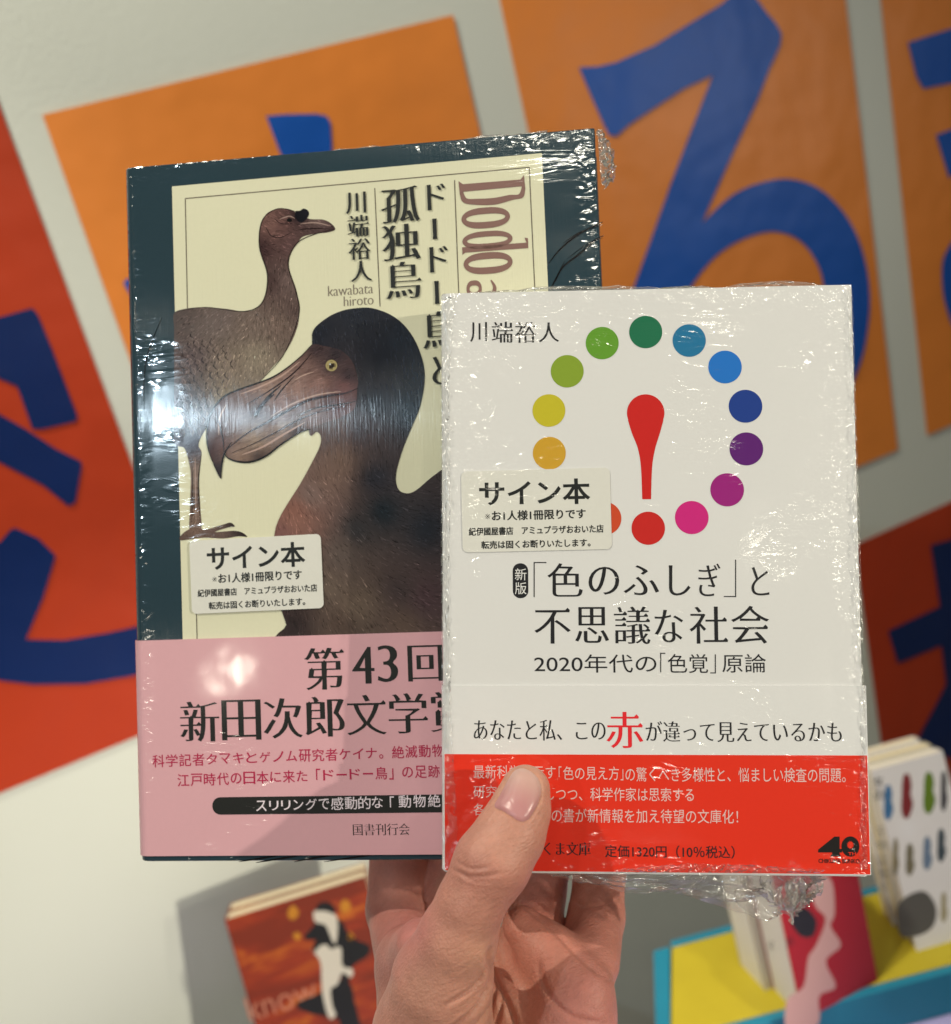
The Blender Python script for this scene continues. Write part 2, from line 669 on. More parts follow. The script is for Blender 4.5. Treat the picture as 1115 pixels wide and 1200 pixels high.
poster(0.064, 0.3640, -0.40, 0.039, M_orange, 'orange poster with a blue letter mostly hidden behind the bird book', [
    [(311, 136), (335, 134), (370, 133.5), (382, 136), (386, 143), (388, 175), (392, 260), (380, 330), (345, 330), (352, 260), (340, 205), (326, 176)],
    [(144, 331), (149, 326), (260, 330), (250, 420), (200, 430)]], M_blue)
ru = [(677, 79), (700, 78), (721, 73), (766, 53), (806, 28), (844, 5), (862, -12), (880, -8), (896, 14), (908, 28), (914, 40), (912, 54), (900, 80), (886.5, 115.5), (856, 181), (821, 261)]
arc_out = spline([(821, 261), (856, 229), (891.5, 213.5), (926.7, 210), (962, 223.5), (992, 256), (1009.5, 296), (1017, 341.5), (1014.6, 387), (1002, 437), (960, 520), (890, 570), (800, 580)], 5, False)
arc_in = spline([(800, 530), (870, 520), (920, 480), (950, 430), (964, 380), (963, 331.5), (951.8, 301), (931.7, 279), (901.6, 271), (866, 281), (836, 301), (811, 331), (780, 380), (735, 430)], 5, False)
ru = ru + arc_out[1:] + arc_in + [(700, 420), (741, 336.5), (761, 281), (786, 211), (821, 120.5), (833.8, 88), (801, 103), (766, 125.6), (736, 145.6), (721, 159), (712, 158), (705.7, 145.6), (690, 110)]
poster(0.4035, 0.7170, -0.431, 0.10, M_orange, 'orange poster with the big blue looping letter, between the two other orange posters', [ru], M_blue)
poster(0.7540, 1.07, -0.429, 0.10, M_orange, 'orange poster cut off at the right edge of the photo', [
    [(1062, 50), (1115, 33), (1260, -15), (1280, 35), (1115, 97), (1080, 104), (1072, 90)],
    [(1095, 158), (1115, 151), (1270, 95), (1290, 140), (1115, 206), (1110, 208)],
    spline([(1102, 321), (1107, 295), (1130, 270), (1190, 255), (1250, 285), (1270, 330), (1240, 380), (1170, 405), (1125, 395), (1107, 360)], 5)], M_blue)
poster(-0.34, 0.0405, -0.402, 0.10, M_red, 'red poster with a dark blue letter at the left edge of the photo', [
    [(-20, 376), (0, 371), (37.7, 360.6), (44, 368), (60, 407), (90.4, 487), (88, 493), (50, 502), (37.7, 502), (20, 452), (-30, 430)],
    [(-60, 450), (0, 485), (30, 502), (65, 525), (95, 540), (95, 548), (88, 588), (80, 592), (50, 567.5), (0, 541), (-80, 500)],
    [(-60, 660), (0, 634), (12, 620), (17.6, 617.6), (45, 630), (65, 650), (50, 700), (30, 748), (75, 749), (125.6, 740.6), (153, 734.6), (215, 715), (225, 770), (153, 791), (100.5, 800), (40, 801), (0, 796), (-60, 770), (-75, 700)]], M_navy)
poster(0.6520, 0.97, -1.00, -0.508, M_red, 'red poster with a dark blue letter, low on the right beside the white book', [
    [(1089, 638), (1150, 622), (1160, 690), (1240, 655), (1255, 715), (1160, 750), (1165, 860), (1150, 900), (1090, 880), (1070.5, 871.6), (1082, 849), (1096, 823), (1107, 801), (1101.6, 755.5), (1050.6, 776.7), (1039, 738.5), (1100, 710)]], M_navy)

# ------------------------------------------------------------------ the table and the display riser
def xy(px, py, z):
    d = wdir(ray(px, py))
    t = z / d.z
    return (d.x * t, d.y * t)


ZT = -0.63                      # top of the yellow riser, below the eye
FL, FR, BR, BL = (0.228, 0.557), (0.700, 0.402), (0.745, 0.474), (0.275, 0.628)
M_teal = plain_mat('riser_teal', (0.012, 0.20, 0.32), 0.4)
M_yellow = plain_mat('riser_yellow', (0.45, 0.36, 0.020), 0.5, noise=0.08)
riser = empty('display_riser', Matrix.Translation((FL[0], FL[1], 1.40 + ZT - 0.036)), 'teal display riser with a yellow top carrying the books at lower right', 'display stand')


def riser_part(name, pts, z0, z1, mat):
    v, f = prism([(x - FL[0], y - FL[1]) for x, y in pts], z0, z1)
    bevel(mesh_obj(name, v, f, mat, riser), 0.0012)


def shift(p, dx, dy):
    return (p[0] + dx, p[1] + dy)


riser_part('top_panel', [FL, FR, BR, BL], 0.002, 0.036, M_yellow)
riser_part('front_panel', [shift(FL, -0.003, -0.0065), shift(FR, -0.003, -0.0065), shift(FR, -0.0002, -0.0005), shift(FL, -0.0002, -0.0005)], 0.0, 0.0365, M_teal)
riser_part('side_panel', [shift(FL, -0.013, -0.002), shift(FL, -0.0006, -0.0004), shift(BL, -0.0006, 0.001), shift(BL, -0.013, 0.005)], 0.0, 0.037, M_teal)
riser_part('back_panel', [shift(BL, 0.0003, 0.0006), shift(BR, 0.0003, 0.0006), shift(BR, 0.003, 0.007), shift(BL, 0.003, 0.007)], 0.0, 0.0355, M_teal)
M_lilac = plain_mat('table_lilac', (0.42, 0.38, 0.66), 0.45)
tv, tf = prism([(-0.25, 0.05), (0.9, 0.05), (0.9, 0.46), (0.745, 0.47), (0.285, 0.625), (0.235, 0.56), (0.12, 0.56), (0.12, 0.76), (-0.25, 0.76)], -0.025, 0)
tb = empty('display_table', Matrix.Translation((0, 0, 1.40 + ZT - 0.0365)), 'lilac topped display table under the riser', 'table')
bevel(mesh_obj('tabletop', tv, tf, M_lilac, tb), 0.003)
for lx, ly in ((-0.2, 0.10), (0.85, 0.10), (0.85, 0.42), (-0.2, 0.70)):
    v, f = box(lx - 0.02, lx + 0.02, ly - 0.02, ly + 0.02, -(1.40 + ZT - 0.0365), -0.0255)
    mesh_obj('leg', v, f, M_lilac, tb)

# ------------------------------------------------------------------ books on display behind
M_page = pages_mat('page_edges', (0.70, 0.62, 0.44))
M_page_w = pages_mat('page_edges_white', (0.74, 0.70, 0.60))
M_paper_w = plain_mat('cover_paper_white', (0.72, 0.70, 0.72), 0.4, coat=0.4)
M_ink = plain_mat('black_ink', (0.012, 0.012, 0.014), 0.4, coat=0.4)
M_grey = plain_mat('grey_ink', (0.10, 0.095, 0.09), 0.4, coat=0.4)


def display_book(tl, tr, bl, t, h, cover_mat, page_mat, label, group, spine=-1):
    """paperback whose front is the plane through three points; origin at the front's bottom centre, z to the viewer"""
    tl, tr, bl = Vector(tl), Vector(tr), Vector(bl)
    x = (tr - tl).normalized()
    y = (tl - bl); y = (y - x * y.dot(x)).normalized()
    wd = (tr - tl).length
    pl = Plane((tl + tr) / 2 - y * h, x, y)
    root = empty('paperback_book', pl.matrix(), label, 'book', group)
    V, Fc = wrap(wd, 0, h, t, 0.0005, 0.0012, 4)
    if spine > 0:
        V, Fc = [(-x_, y_, z_) for x_, y_, z_ in V], [f_[::-1] for f_ in Fc]
    mesh_obj('cover', V, Fc, cover_mat, root)
    v, f = box(-wd / 2 + (0.0015 if spine < 0 else 0.0006), wd / 2 - (0.0006 if spine < 0 else 0.0015), 0.0004, h - 0.0006, -t + 0.0007, -0.0007)
    mesh_obj('page_block', v, f, page_mat, root)
    return root, pl, wd


def know_cover():
    m, nt, b = new_mat('novel_cover_orange')
    tc = N(nt, 'ShaderNodeTexCoord')
    n1 = noise_node(nt, tc.outputs['Object'], 1.0, 3.0, 0.6, ((14, 55, 20), math.radians(8)), 0.6)
    rp = N(nt, 'ShaderNodeValToRGB')
    rp.color_ramp.elements[0].position = 0.43; rp.color_ramp.elements[0].color = (0.16, 0.022, 0.010, 1)
    rp.color_ramp.elements[1].position = 0.80; rp.color_ramp.elements[1].color = (0.56, 0.17, 0.016, 1)
    e = rp.color_ramp.elements.new(0.55); e.color = (0.25, 0.030, 0.011, 1)
    nt.links.new(n1, rp.inputs[0])
    nt.links.new(rp.outputs[0], b.inputs['Base Color'])
    b.inputs['Roughness'].default_value = 0.4
    b.inputs['Coat Weight'].default_value = 0.4
    return m


M_know = know_cover()
kTL, kTR, kBL = P(263, 1078, 0.862), P(428, 1027, 0.870), P(284, 1206, 0.862)
know, kpl, kw = display_book(kTL, kTR, kBL, 0.016, 0.148, M_know, M_page, 'orange paperback with a couple in black and white, front copy below the bird book', 'orange paperbacks below the bird book')
off = kpl.n * -0.0175
know2, _, _ = display_book(kTL + off + kpl.y * 0.001, kTR + off + kpl.y * 0.001, kBL + off + kpl.y * 0.001, 0.016, 0.148, M_know, M_page,
                           'orange paperback standing directly behind its front copy, only the top edge showing', 'orange paperbacks below the bird book')
kc = [c for c in know.children if c.name.startswith('cover')][0]
M_pinkw = plain_mat('novel_title_pale', (0.44, 0.17, 0.11), 0.4)
M_skinp = plain_mat('novel_pale_ink', (0.50, 0.46, 0.40), 0.4)
M_lampg = plain_mat('novel_lantern', (0.42, 0.17, 0.02), 0.4)


def kq(pts, n=4):               # crop pixels (230,990, x5.07) -> plane
    return [kpl.uv(230 + x / 5.07, 990 + y / 5.07) for x, y in spline(pts, n)]


flat('man_figure', [kq([(700, 480), (640, 560), (780, 600), (900, 900), (930, 1064), (960, 1200), (1010, 1200), (960, 1000), (910, 760), (1020, 660), (1030, 600), (960, 570), (900, 520), (870, 460), (800, 420), (720, 430)])], 6e-5, M_ink, kc)
flat('skirt', [kq([(590, 950), (740, 880), (860, 800), (930, 860), (940, 1060), (960, 1200), (850, 1200), (850, 1040), (700, 1010)])], 8e-5, M_ink, kc)
flat('man_face', [kq([(700, 400), (760, 390), (830, 420), (840, 520), (820, 590), (770, 480), (710, 460)])], 1.1e-4, M_skinp, kc)
flat('man_hair', [kq([(710, 390), (730, 350), (780, 340), (825, 370), (820, 410), (770, 395)])], 1.4e-4, M_ink, kc)
flat('woman_figure', [kq([(690, 620), (760, 580), (800, 620), (860, 610), (870, 720), (930, 740), (920, 790), (870, 760), (840, 830), (800, 860), (810, 960), (830, 1010), (790, 1030), (750, 880), (740, 700)])], 1.1e-4, M_skinp, kc)
flat('woman_hair', [kq([(695, 600), (720, 565), (770, 560), (780, 590), (740, 600), (700, 640)])], 1.4e-4, M_ink, kc)
for _k in ([kq([(545, 400), (575, 360), (610, 400), (590, 440), (555, 440)]), kq([(575, 540), (600, 520), (625, 545), (600, 570)]), kq([(855, 360), (885, 325), (920, 360), (900, 400), (865, 400)]), kq([(895, 545), (915, 520), (940, 550), (915, 570)])]):
    flat('lantern', [_k], 6e-5, M_lampg, kc)
lettering('title_lettering', kpl, [('know', 330, 1171, 88, 30, 'light')], 6e-5, M_pinkw, kc)

wTL, wTR, wBL = P(1021, 903, 0.800), P(1106, 880, 0.802), P(1038, 1124, 0.8005)
M_brown = plain_mat('cover_paper_cream', (0.60, 0.55, 0.44), 0.5)
wgroup = 'white paperbacks standing at the right'
wb, wpl, ww = display_book(wTL, wTR, wBL, 0.012, 0.140, M_paper_w, M_page_w, 'white paperback with small coloured figures and a grey oval, standing on the yellow riser', wgroup, 1)
for k, lab in enumerate(('white paperback directly behind the one with the coloured figures', 'white paperback at the back of the right stack, next to the red poster')):
    off = wpl.n * (-0.0135 * (k + 1)) - wpl.x * 0.002 * (k + 1)
    up = wpl.y * (0.002 * (k + 1))
    display_book(wTL + off + up, wTR + off + up, wBL + off + up, 0.012, 0.140, M_paper_w if k else M_brown, M_page, lab, wgroup, 1)
wc = [c for c in wb.children if c.name.startswith('cover')][0]


def wq(pts, n=4):               # crop pixels (700,840, x2.687)
    return [wpl.uv(700 + x / 2.687, 840 + y / 2.687) for x, y in spline(pts, n)]


def dress(cx, cy, w_, h_):
    return [(cx - w_ * .18, cy - h_ * .5), (cx + w_ * .18, cy - h_ * .5), (cx + w_ * .36, cy - h_ * .26), (cx + w_ * .30, cy - h_ * .05), (cx + w_ * .46, cy + h_ * .2), (cx + w_ * .15, cy + h_ * .5), (cx - w_ * .2, cy + h_ * .5), (cx - w_ * .38, cy + h_ * .3), (cx - w_ * .34, cy - h_ * .05), (cx - w_ * .32, cy - h_ * .28)]


for (cx, cy, w_, h_, c) in ((917, 270, 36, 105, (0.05, 0.16, 0.34)), (975, 250, 44, 135, (0.20, 0.025, 0.03)), (1045, 240, 46, 125, (0.12, 0.20, 0.02)), (1092, 235, 26, 120, (0.05, 0.05, 0.06)),
                            (985, 450, 34, 95, (0.17, 0.15, 0.10)), (1040, 430, 36, 100, (0.14, 0.20, 0.30)), (1084, 405, 34, 100, (0.05, 0.07, 0.09)), (940, 440, 24, 110, (0.20, 0.17, 0.10)), (1092, 600, 26, 90, (0.34, 0.30, 0.20))):
    flat('small_figure', [wq(dress(cx, cy, w_, h_))], 7e-5, plain_mat('figure_ink', c, 0.4), wc)
flat('grey_oval', [wq([(945, 640), (950, 590), (985, 560), (1030, 550), (1060, 580), (1070, 620), (1055, 665), (1010, 690), (960, 690)], 6)], 7e-5, M_grey, wc)
lettering('vertical_lettering', wpl, [('女', 1030, 916, 12, 13, 'bold'), ('の', 1031, 932, 12, 12, 'bold'), ('子', 1033, 975, 12, 13, 'mingmid'), ('物', 1034, 991, 12, 13, 'mingmid'), ('語', 1035, 1007, 12, 13, 'mingmid'), ('集', 1036, 1024, 12, 13, 'mingmid'), ('文', 1036, 1040, 12, 13, 'mingmid')], 7e-5, M_grey, wc)

# books seen from the fore edge, in the middle of the riser; the red cover faces right
M_redc = plain_mat('cover_red', (0.36, 0.010, 0.020), 0.5, coat=0.05)
M_pinkc = plain_mat('cover_pink', (0.56, 0.32, 0.31), 0.5)
_rx = Vector((1, -0.05, 0)).normalized()
rBL = Vector((0.2975, 0.5165, 1.40 + ZT))
rTL = rBL + Vector((0.010, 0.006, 0.132)); rTR = rTL + _rx * 0.062
rb, rpl, rw = display_book(rTL, rTR, rBL, 0.034, 0.132, M_redc, M_page_w, 'thick book with a red and pink cover and cream page edges on the yellow riser', None, 1)
rc = [c for c in rb.children if c.name.startswith('cover')][0]


def rq(pts, n=4):
    return [rpl.uv(700 + x / 2.687, 840 + y / 2.687) for x, y in spline(pts, n)]


flat('pale_figure', [rq([(595, 980), (600, 890), (650, 850), (665, 760), (690, 720), (720, 640), (690, 600), (670, 540), (700, 500), (740, 520), (748, 620), (735, 660), (768, 720), (720, 770), (752, 850), (700, 880), (700, 960), (650, 1000)])], 7e-5, M_pinkc, rc)
flat('dark_hair', [rq([(610, 640), (650, 600), (690, 640), (680, 690), (640, 690)])], 9e-5, M_ink, rc)
lettering('title_lettering', rpl, [('文', 904, 1108, 11, 12, 'mingmid'), ('庫', 926, 1104, 11, 12, 'mingmid')], 9e-5, M_ink, rc)
off = rpl.n * -0.0355 - rpl.x * 0.006
display_book(rTL + off, rTR + off, rBL + off, 0.030, 0.134, M_brown, M_page_w, 'cream book standing directly behind the thick red one', None, 1)

# ------------------------------------------------------------------ the bird book (behind)
K = 1.05
DW, DH, DT = 0.129 * K, 0.188 * K, 0.024
dpl = book_plane((-0.0448, 0.1275, -0.0406), Vector((-0.0294, -0.0034, 0.3033)) * K, DH)
WD, HD = DW, DH


def dm(name, col, **kw):
    return print_mat(name, col, DW, DH, 'dodo', **kw)


dodo = empty('hardcover_book', dpl.matrix(), 'dark teal hardcover with two birds and a pink paper band, held behind the white book', 'book')
M_tealc = dm('cover_dark_teal', A(42, 57, 59), linen=True, speck=0.10)
V, Fc = wrap(DW, 0, DH, DT, 0.0022, 0.0030)
dcov = mesh_obj('cover', V, Fc, M_tealc, dodo, True)
dcov.data.polygons.foreach_set('use_smooth', [False] * len(dcov.data.polygons))
bevel(dcov, 0.0004)
v, f = box(-DW / 2 + 0.004, DW / 2 - 0.0035, 0.003, DH - 0.003, -DT + 0.0024, -0.0024)
mesh_obj('page_block', v, f, M_page, dodo)
L0 = 6e-5


def dl(pts):
    return dpl.loop(pts)


M_cream = dm('cover_cream_panel', A(200, 193, 152), linen=True, speck=0.05)
panel = flat('cream_panel', [dl([(201.7, 218.4), (635.4, 179.3), (662, 760), (214.6, 760)])], L0, M_cream, dcov)


def line(a, b, wpx):
    a, b = np.array(dpl.uv(*a)), np.array(dpl.uv(*b))
    d = (b - a) / np.linalg.norm(b - a)
    n = np.array((-d[1], d[0])) * wpx * 0.5 * dpl.size(400, 400)[0]
    return [tuple(a - n), tuple(b - n), tuple(b + n), tuple(a + n)]


M_dline = dm('cover_fine_line', A(92, 82, 66), linen=True)
for a, b in (((217.4, 232.6), (620.6, 196)), ((217.4, 232.6), (220, 364)), ((620.6, 196), (646, 760)), ((533, 211), (540, 400)), ((439.5, 220.5), (445.7, 359)), ((230.5, 718), (231.3, 750))):
    flat('ruled_line', [line(a, b, 1.1)], 2 * L0, M_dline, dcov)

# --- the two printed birds: outlines plus painted tone and feather strokes
def inside(poly, x, y):
    p = np.array(poly)
    x = np.asarray(x); y = np.asarray(y)
    r = np.zeros(x.shape, bool)
    j = len(p) - 1
    for i in range(len(p)):
        c = ((p[i, 1] > y) != (p[j, 1] > y)) & (x < (p[j, 0] - p[i, 0]) * (y - p[i, 1]) / (p[j, 1] - p[i, 1] + 1e-12) + p[i, 0])
        r ^= c
        j = i
    return r


def idw(ctrl, x, y):
    cx = np.array([c[0] for c in ctrl], float); cy = np.array([c[1] for c in ctrl], float)
    cc = np.array([A(*c[2]) for c in ctrl])
    d = (x[:, None] - cx) ** 2 + (y[:, None] - cy) ** 2
    wt = 1 / (d + 60.0) ** 1.35
    return (wt @ cc) / wt.sum(1)[:, None]


M_art = dm('printed_bird_ink', (0, 0, 0), linen=True, attr=True, speck=0.10)


def painted(name, outline, ctrl, z, strokes, flow, slen=9.0, swid=0.8, jit=0.35, step=2.2, parent=None):
    """outline and ctrl in photo pixels. Base polygon + tone cells + fine strokes, all one flat printed picture"""
    V, Fc, Cc = [], [], []
    v, f = fill_loops([outline])
    c = idw(ctrl, np.array([q[0] for q in v]), np.array([q[1] for q in v]))
    for q, k in zip(v, c):
        a = dpl.uv(*q)
        V.append((a[0], a[1], z)); Cc.append(k)
    Fc += f
    xs = [q[0] for q in outline]; ys = [q[1] for q in outline]
    gx, gy = np.meshgrid(np.arange(min(xs), max(xs), step), np.arange(min(ys), max(ys), step))
    gx, gy = gx.ravel(), gy.ravel()
    ok = np.ones(gx.shape, bool)
    for dx in (0, step):
        for dy in (0, step):
            ok &= inside(outline, gx + dx, gy + dy)
    gx, gy = gx[ok], gy[ok]
    for dxy in (((0, 0), (step, 0), (step, step), (0, step)),):
        corner = [idw(ctrl, gx + a, gy + b) for a, b in dxy]
        for i in range(len(gx)):
            o = len(V)
            for (a, b), cc in zip(dxy, corner):
                q = dpl.uv(gx[i] + a, gy[i] + b)
                V.append((q[0], q[1], z + 2e-5)); Cc.append(cc[i])
            Fc.append([o, o + 1, o + 2, o + 3])
    n = 0
    if strokes:
        sx = RNG.uniform(min(xs), max(xs), strokes * 4); sy = RNG.uniform(min(ys), max(ys), strokes * 4)
        k = inside(outline, sx, sy)
        sx, sy = sx[k][:strokes], sy[k][:strokes]
        ang = np.radians(flow(sx, sy)) + RNG.normal(0, 0.16, len(sx))
        ll = slen * RNG.uniform(0.5, 1.3, len(sx))
        ex, ey = sx + np.cos(ang) * ll, sy + np.sin(ang) * ll
        k = inside(outline, ex, ey) & inside(outline, (sx + ex) / 2, (sy + ey) / 2)
        sx, sy, ex, ey, ang = sx[k], sy[k], ex[k], ey[k], ang[k]
        col = idw(ctrl, sx, sy) * np.exp(RNG.normal(0, jit, len(sx)))[:, None]
        for i in range(len(sx)):
            wx, wy = -math.sin(ang[i]) * swid * 0.5, math.cos(ang[i]) * swid * 0.5
            o = len(V)
            for q in ((sx[i] - wx, sy[i] - wy), (ex[i], ey[i]), (sx[i] + wx, sy[i] + wy)):
                a = dpl.uv(*q)
                V.append((a[0], a[1], z + 4e-5)); Cc.append(col[i])
            Fc.append([o, o + 1, o + 2])
    ob = mesh_obj(name, V, Fc, M_art, parent or dcov)
    at = ob.data.color_attributes.new('Col', 'FLOAT_COLOR', 'POINT')
    at.data.foreach_set('color', np.concatenate([np.clip(np.array(Cc), 0, 1), np.ones((len(Cc), 1))], 1).astype(np.float32).ravel())
    return ob


sol = spline([(204.5, 367), (220, 361.5), (240, 360), (266, 362), (286, 365), (299.5, 362.5), (308, 354), (313, 339), (314, 323), (309.5, 306), (304.5, 289.5), (304.5, 273), (308, 258), (314.5, 249), (326, 244.5), (339, 245), (349, 250), (362.5, 256.4), (379, 257.4), (389, 262.3), (393, 269), (384, 272.3), (372.5, 273.6), (356, 277), (349, 284.6), (341, 296), (338, 309.5), (342.6, 326), (347.6, 342.6), (350.3, 359), (350.3, 376), (344, 396), (332.7, 415.7), (318, 432), (303, 449), (283, 462), (258, 480), (240, 505), (233, 521), (236.5, 530), (235, 545.5), (233.5, 562), (235, 595), (235.7, 620), (223, 622), (223, 595), (224, 562), (222.5, 545.5), (217, 526), (210, 523), (204.6, 519), (204.4, 500), (204.4, 460), (204.4, 420), (204.4, 385)], 5)
sol_c = [(210, 375, (74, 62, 55)), (260, 372, (96, 82, 72)), (225, 420, (84, 70, 64)), (215, 470, (52, 44, 46)), (240, 480, (60, 52, 50)), (225, 515, (62, 60, 66)), (270, 430, (120, 104, 84)), (300, 420, (126, 112, 90)), (290, 380, (104, 88, 74)), (330, 380, (104, 86, 72)), (345, 365, (80, 64, 56)), (318, 330, (66, 50, 45)), (338, 330, (98, 80, 70)), (308, 290, (56, 40, 38)), (330, 265, (92, 66, 58)), (318, 262, (110, 80, 68)), (340, 285, (84, 62, 56)), (375, 262, (104, 84, 74)), (372, 271, (66, 50, 46)), (390, 268, (60, 46, 44)), (348, 255, (44, 34, 34)), (228, 560, (120, 100, 82)), (224, 590, (78, 62, 52)), (233, 600, (120, 98, 80)), (262, 465, (126, 110, 84))]


def sol_flow(x, y):
    return np.where(x > 296, np.where(y < 300, 20.0, 95.0), 150.0 + (x - 200) * -0.25 + 0 * y) + np.where((x < 296) & (y > 400), -20.0, 0)


painted('solitaire_bird', sol, sol_c, 2.6 * L0, 4600, sol_flow, 5.5, 0.75, 0.5)
painted('bird_foot', spline([(212, 628), (222.5, 620), (235.7, 619), (240, 621), (261, 615), (270.6, 612.5), (275.5, 617), (268, 618), (252, 623.5), (274, 622), (284, 624), (290, 629), (280, 628.4), (262, 631), (240, 630), (222.5, 632), (212, 633)], 4),
        [(215, 630, (86, 68, 56)), (228, 622, (110, 88, 72)), (250, 620, (96, 78, 66)), (262, 627, (96, 78, 66)), (288, 628, (44, 38, 36)), (274, 615, (44, 38, 36))], 2.9 * L0, 260, lambda x, y: 90.0 + 0 * x, 3.0, 0.6)
painted('beak_knob', spline([(346, 253), (347, 247.5), (352, 247), (356, 244.5), (361, 246.5), (362.5, 251), (360, 256), (355, 260.5), (349, 259)], 5), [(350, 252, (24, 22, 26)), (358, 249, (34, 32, 36))], 3.4 * L0, 0, None)
painted('bird_eye', circle(339.5, 258, 3.2, 20, 2.2), [(339, 258, (18, 16, 18))], 3.4 * L0, 0, None)
painted('beak_line', [(346, 270.5), (358, 267.5), (375, 267), (391, 268.6), (375, 268.3), (358, 269)], [(360, 268, (42, 30, 30))], 3.4 * L0, 0, None)

body = spline([(366, 405), (366, 392.4), (371, 382.5), (386, 371), (402, 364), (419, 361), (435.6, 361), (455.5, 367.5), (472, 379), (485, 396), (493.6, 415.6), (498, 435.6), (497, 455.5), (492, 478.7), (483.7, 498.6), (475, 519.5), (468, 540), (464.4, 556), (465, 568), (470, 576), (480, 578), (490, 573), (504, 561), (520, 549), (560, 520), (600, 560), (600, 755), (343, 755), (336, 732), (330, 714), (324, 690), (321, 655), (322, 627), (327, 609), (338, 589.5), (352, 567.5), (365.5, 543), (375, 523.5), (376.5, 512), (372, 506), (362, 503)], 5)
body_c = [(370, 385, (34, 36, 40)), (420, 370, (40, 42, 45)), (470, 400, (38, 42, 46)), (490, 440, (36, 42, 46)), (450, 420, (32, 34, 38)), (440, 470, (34, 36, 40)), (480, 480, (34, 42, 46)), (420, 500, (60, 48, 46)), (395, 500, (82, 66, 58)), (400, 540, (98, 78, 64)), (385, 560, (104, 82, 68)), (365, 580, (108, 88, 76)), (345, 600, (120, 82, 66)), (330, 625, (112, 78, 68)), (345, 610, (122, 86, 70)), (440, 560, (44, 44, 46)), (450, 600, (34, 40, 42)), (420, 620, (52, 50, 48)), (400, 650, (84, 72, 62)), (385, 690, (92, 78, 64)), (420, 710, (98, 82, 66)), (470, 690, (62, 52, 48)), (500, 620, (40, 42, 44)), (500, 700, (70, 54, 52)), (350, 700, (52, 42, 40)), (345, 735, (46, 38, 36)), (470, 735, (84, 68, 56)), (400, 735, (74, 60, 50)), (560, 650, (60, 52, 50))]


def body_flow(x, y):
    return np.where(y < 560, 80.0 + 0 * x, 250.0 + (x - 330) * -0.35 + (y - 560) * 0.10)


painted('dodo_bird', body, body_c, 3.6 * L0, 6000, body_flow, 8.0, 0.85, 0.42)
face = spline([(366.5, 404), (380, 405.5), (389, 407.4), (402, 412), (414, 425), (420, 445), (419, 456), (418, 470), (415, 480), (398, 490), (380, 496), (364, 503), (352, 507.5), (340, 514), (329.4, 521.8), (318, 531), (305, 538), (296, 541), (279.6, 541), (268, 536.8), (264.5, 531), (262.5, 536), (260.3, 547), (259.7, 561), (253, 550), (246.4, 531.8), (243, 515), (244.8, 495.3), (251.4, 478.7), (263, 465.4), (279.6, 457), (296, 451.5), (316, 444), (336, 432), (354, 417)], 5)
face_c = [(372, 410, (52, 42, 42)), (395, 415, (42, 38, 40)), (388, 428, (60, 48, 46)), (410, 440, (42, 36, 38)), (360, 430, (110, 84, 72)), (340, 445, (128, 102, 86)), (315, 455, (140, 114, 94)), (290, 465, (112, 90, 78)), (265, 478, (98, 78, 70)), (250, 500, (70, 52, 48)), (247, 525, (58, 40, 38)), (257, 550, (36, 28, 30)), (262, 520, (96, 70, 62)), (282, 490, (108, 86, 76)), (302, 482, (44, 32, 32)), (330, 472, (128, 100, 86)), (322, 486, (82, 62, 56)), (350, 458, (144, 112, 94)), (375, 450, (132, 98, 82)), (405, 455, (104, 68, 60)), (400, 475, (84, 56, 52)), (365, 485, (116, 92, 78)), (330, 500, (136, 112, 90)), (300, 515, (148, 124, 98)), (280, 530, (132, 106, 84)), (305, 535, (62, 48, 42)), (350, 507, (44, 34, 34)), (385, 470, (70, 50, 46)), (350, 478, (78, 58, 52))]
painted('dodo_beak', face, face_c, 5.0 * L0, 3000, lambda x, y: 155.0 + (x - 250) * 0.05 + 0 * y, 8.0, 0.7, 0.25)
def stroke_shape(pts, wd):
    p = spline(pts, 6, False)
    L, R_ = [], []
    for i, q in enumerate(p):
        a = p[max(i - 1, 0)]; b = p[min(i + 1, len(p) - 1)]
        d = math.hypot(b[0] - a[0], b[1] - a[1]) or 1
        t = i / (len(p) - 1)
        ww = wd * 0.5 * (math.sin(math.pi * (0.08 + 0.84 * t)))
        L.append((q[0] - (b[1] - a[1]) / d * ww, q[1] + (b[0] - a[0]) / d * ww))
        R_.append((q[0] + (b[1] - a[1]) / d * ww, q[1] - (b[0] - a[0]) / d * ww))
    return L + R_[::-1]


M_bl = [(300, 500, (40, 28, 28))]


def marks(name, shapes, z):
    """many small printed marks in one picture: (outline in photo pixels, colour)"""
    V, Fc, Cc = [], [], []
    for lp, col in shapes:
        v, f = fill_loops([lp])
        o = len(V)
        for q in v:
            a_ = dpl.uv(*q)
            V.append((a_[0], a_[1], z)); Cc.append(A(*col))
        Fc += [[i + o for i in q] for q in f]
    ob = mesh_obj(name, V, Fc, M_art, dcov)
    at_ = ob.data.color_attributes.new('Col', 'FLOAT_COLOR', 'POINT')
    at_.data.foreach_set('color', np.concatenate([np.array(Cc), np.ones((len(Cc), 1))], 1).astype(np.float32).ravel())
    return ob


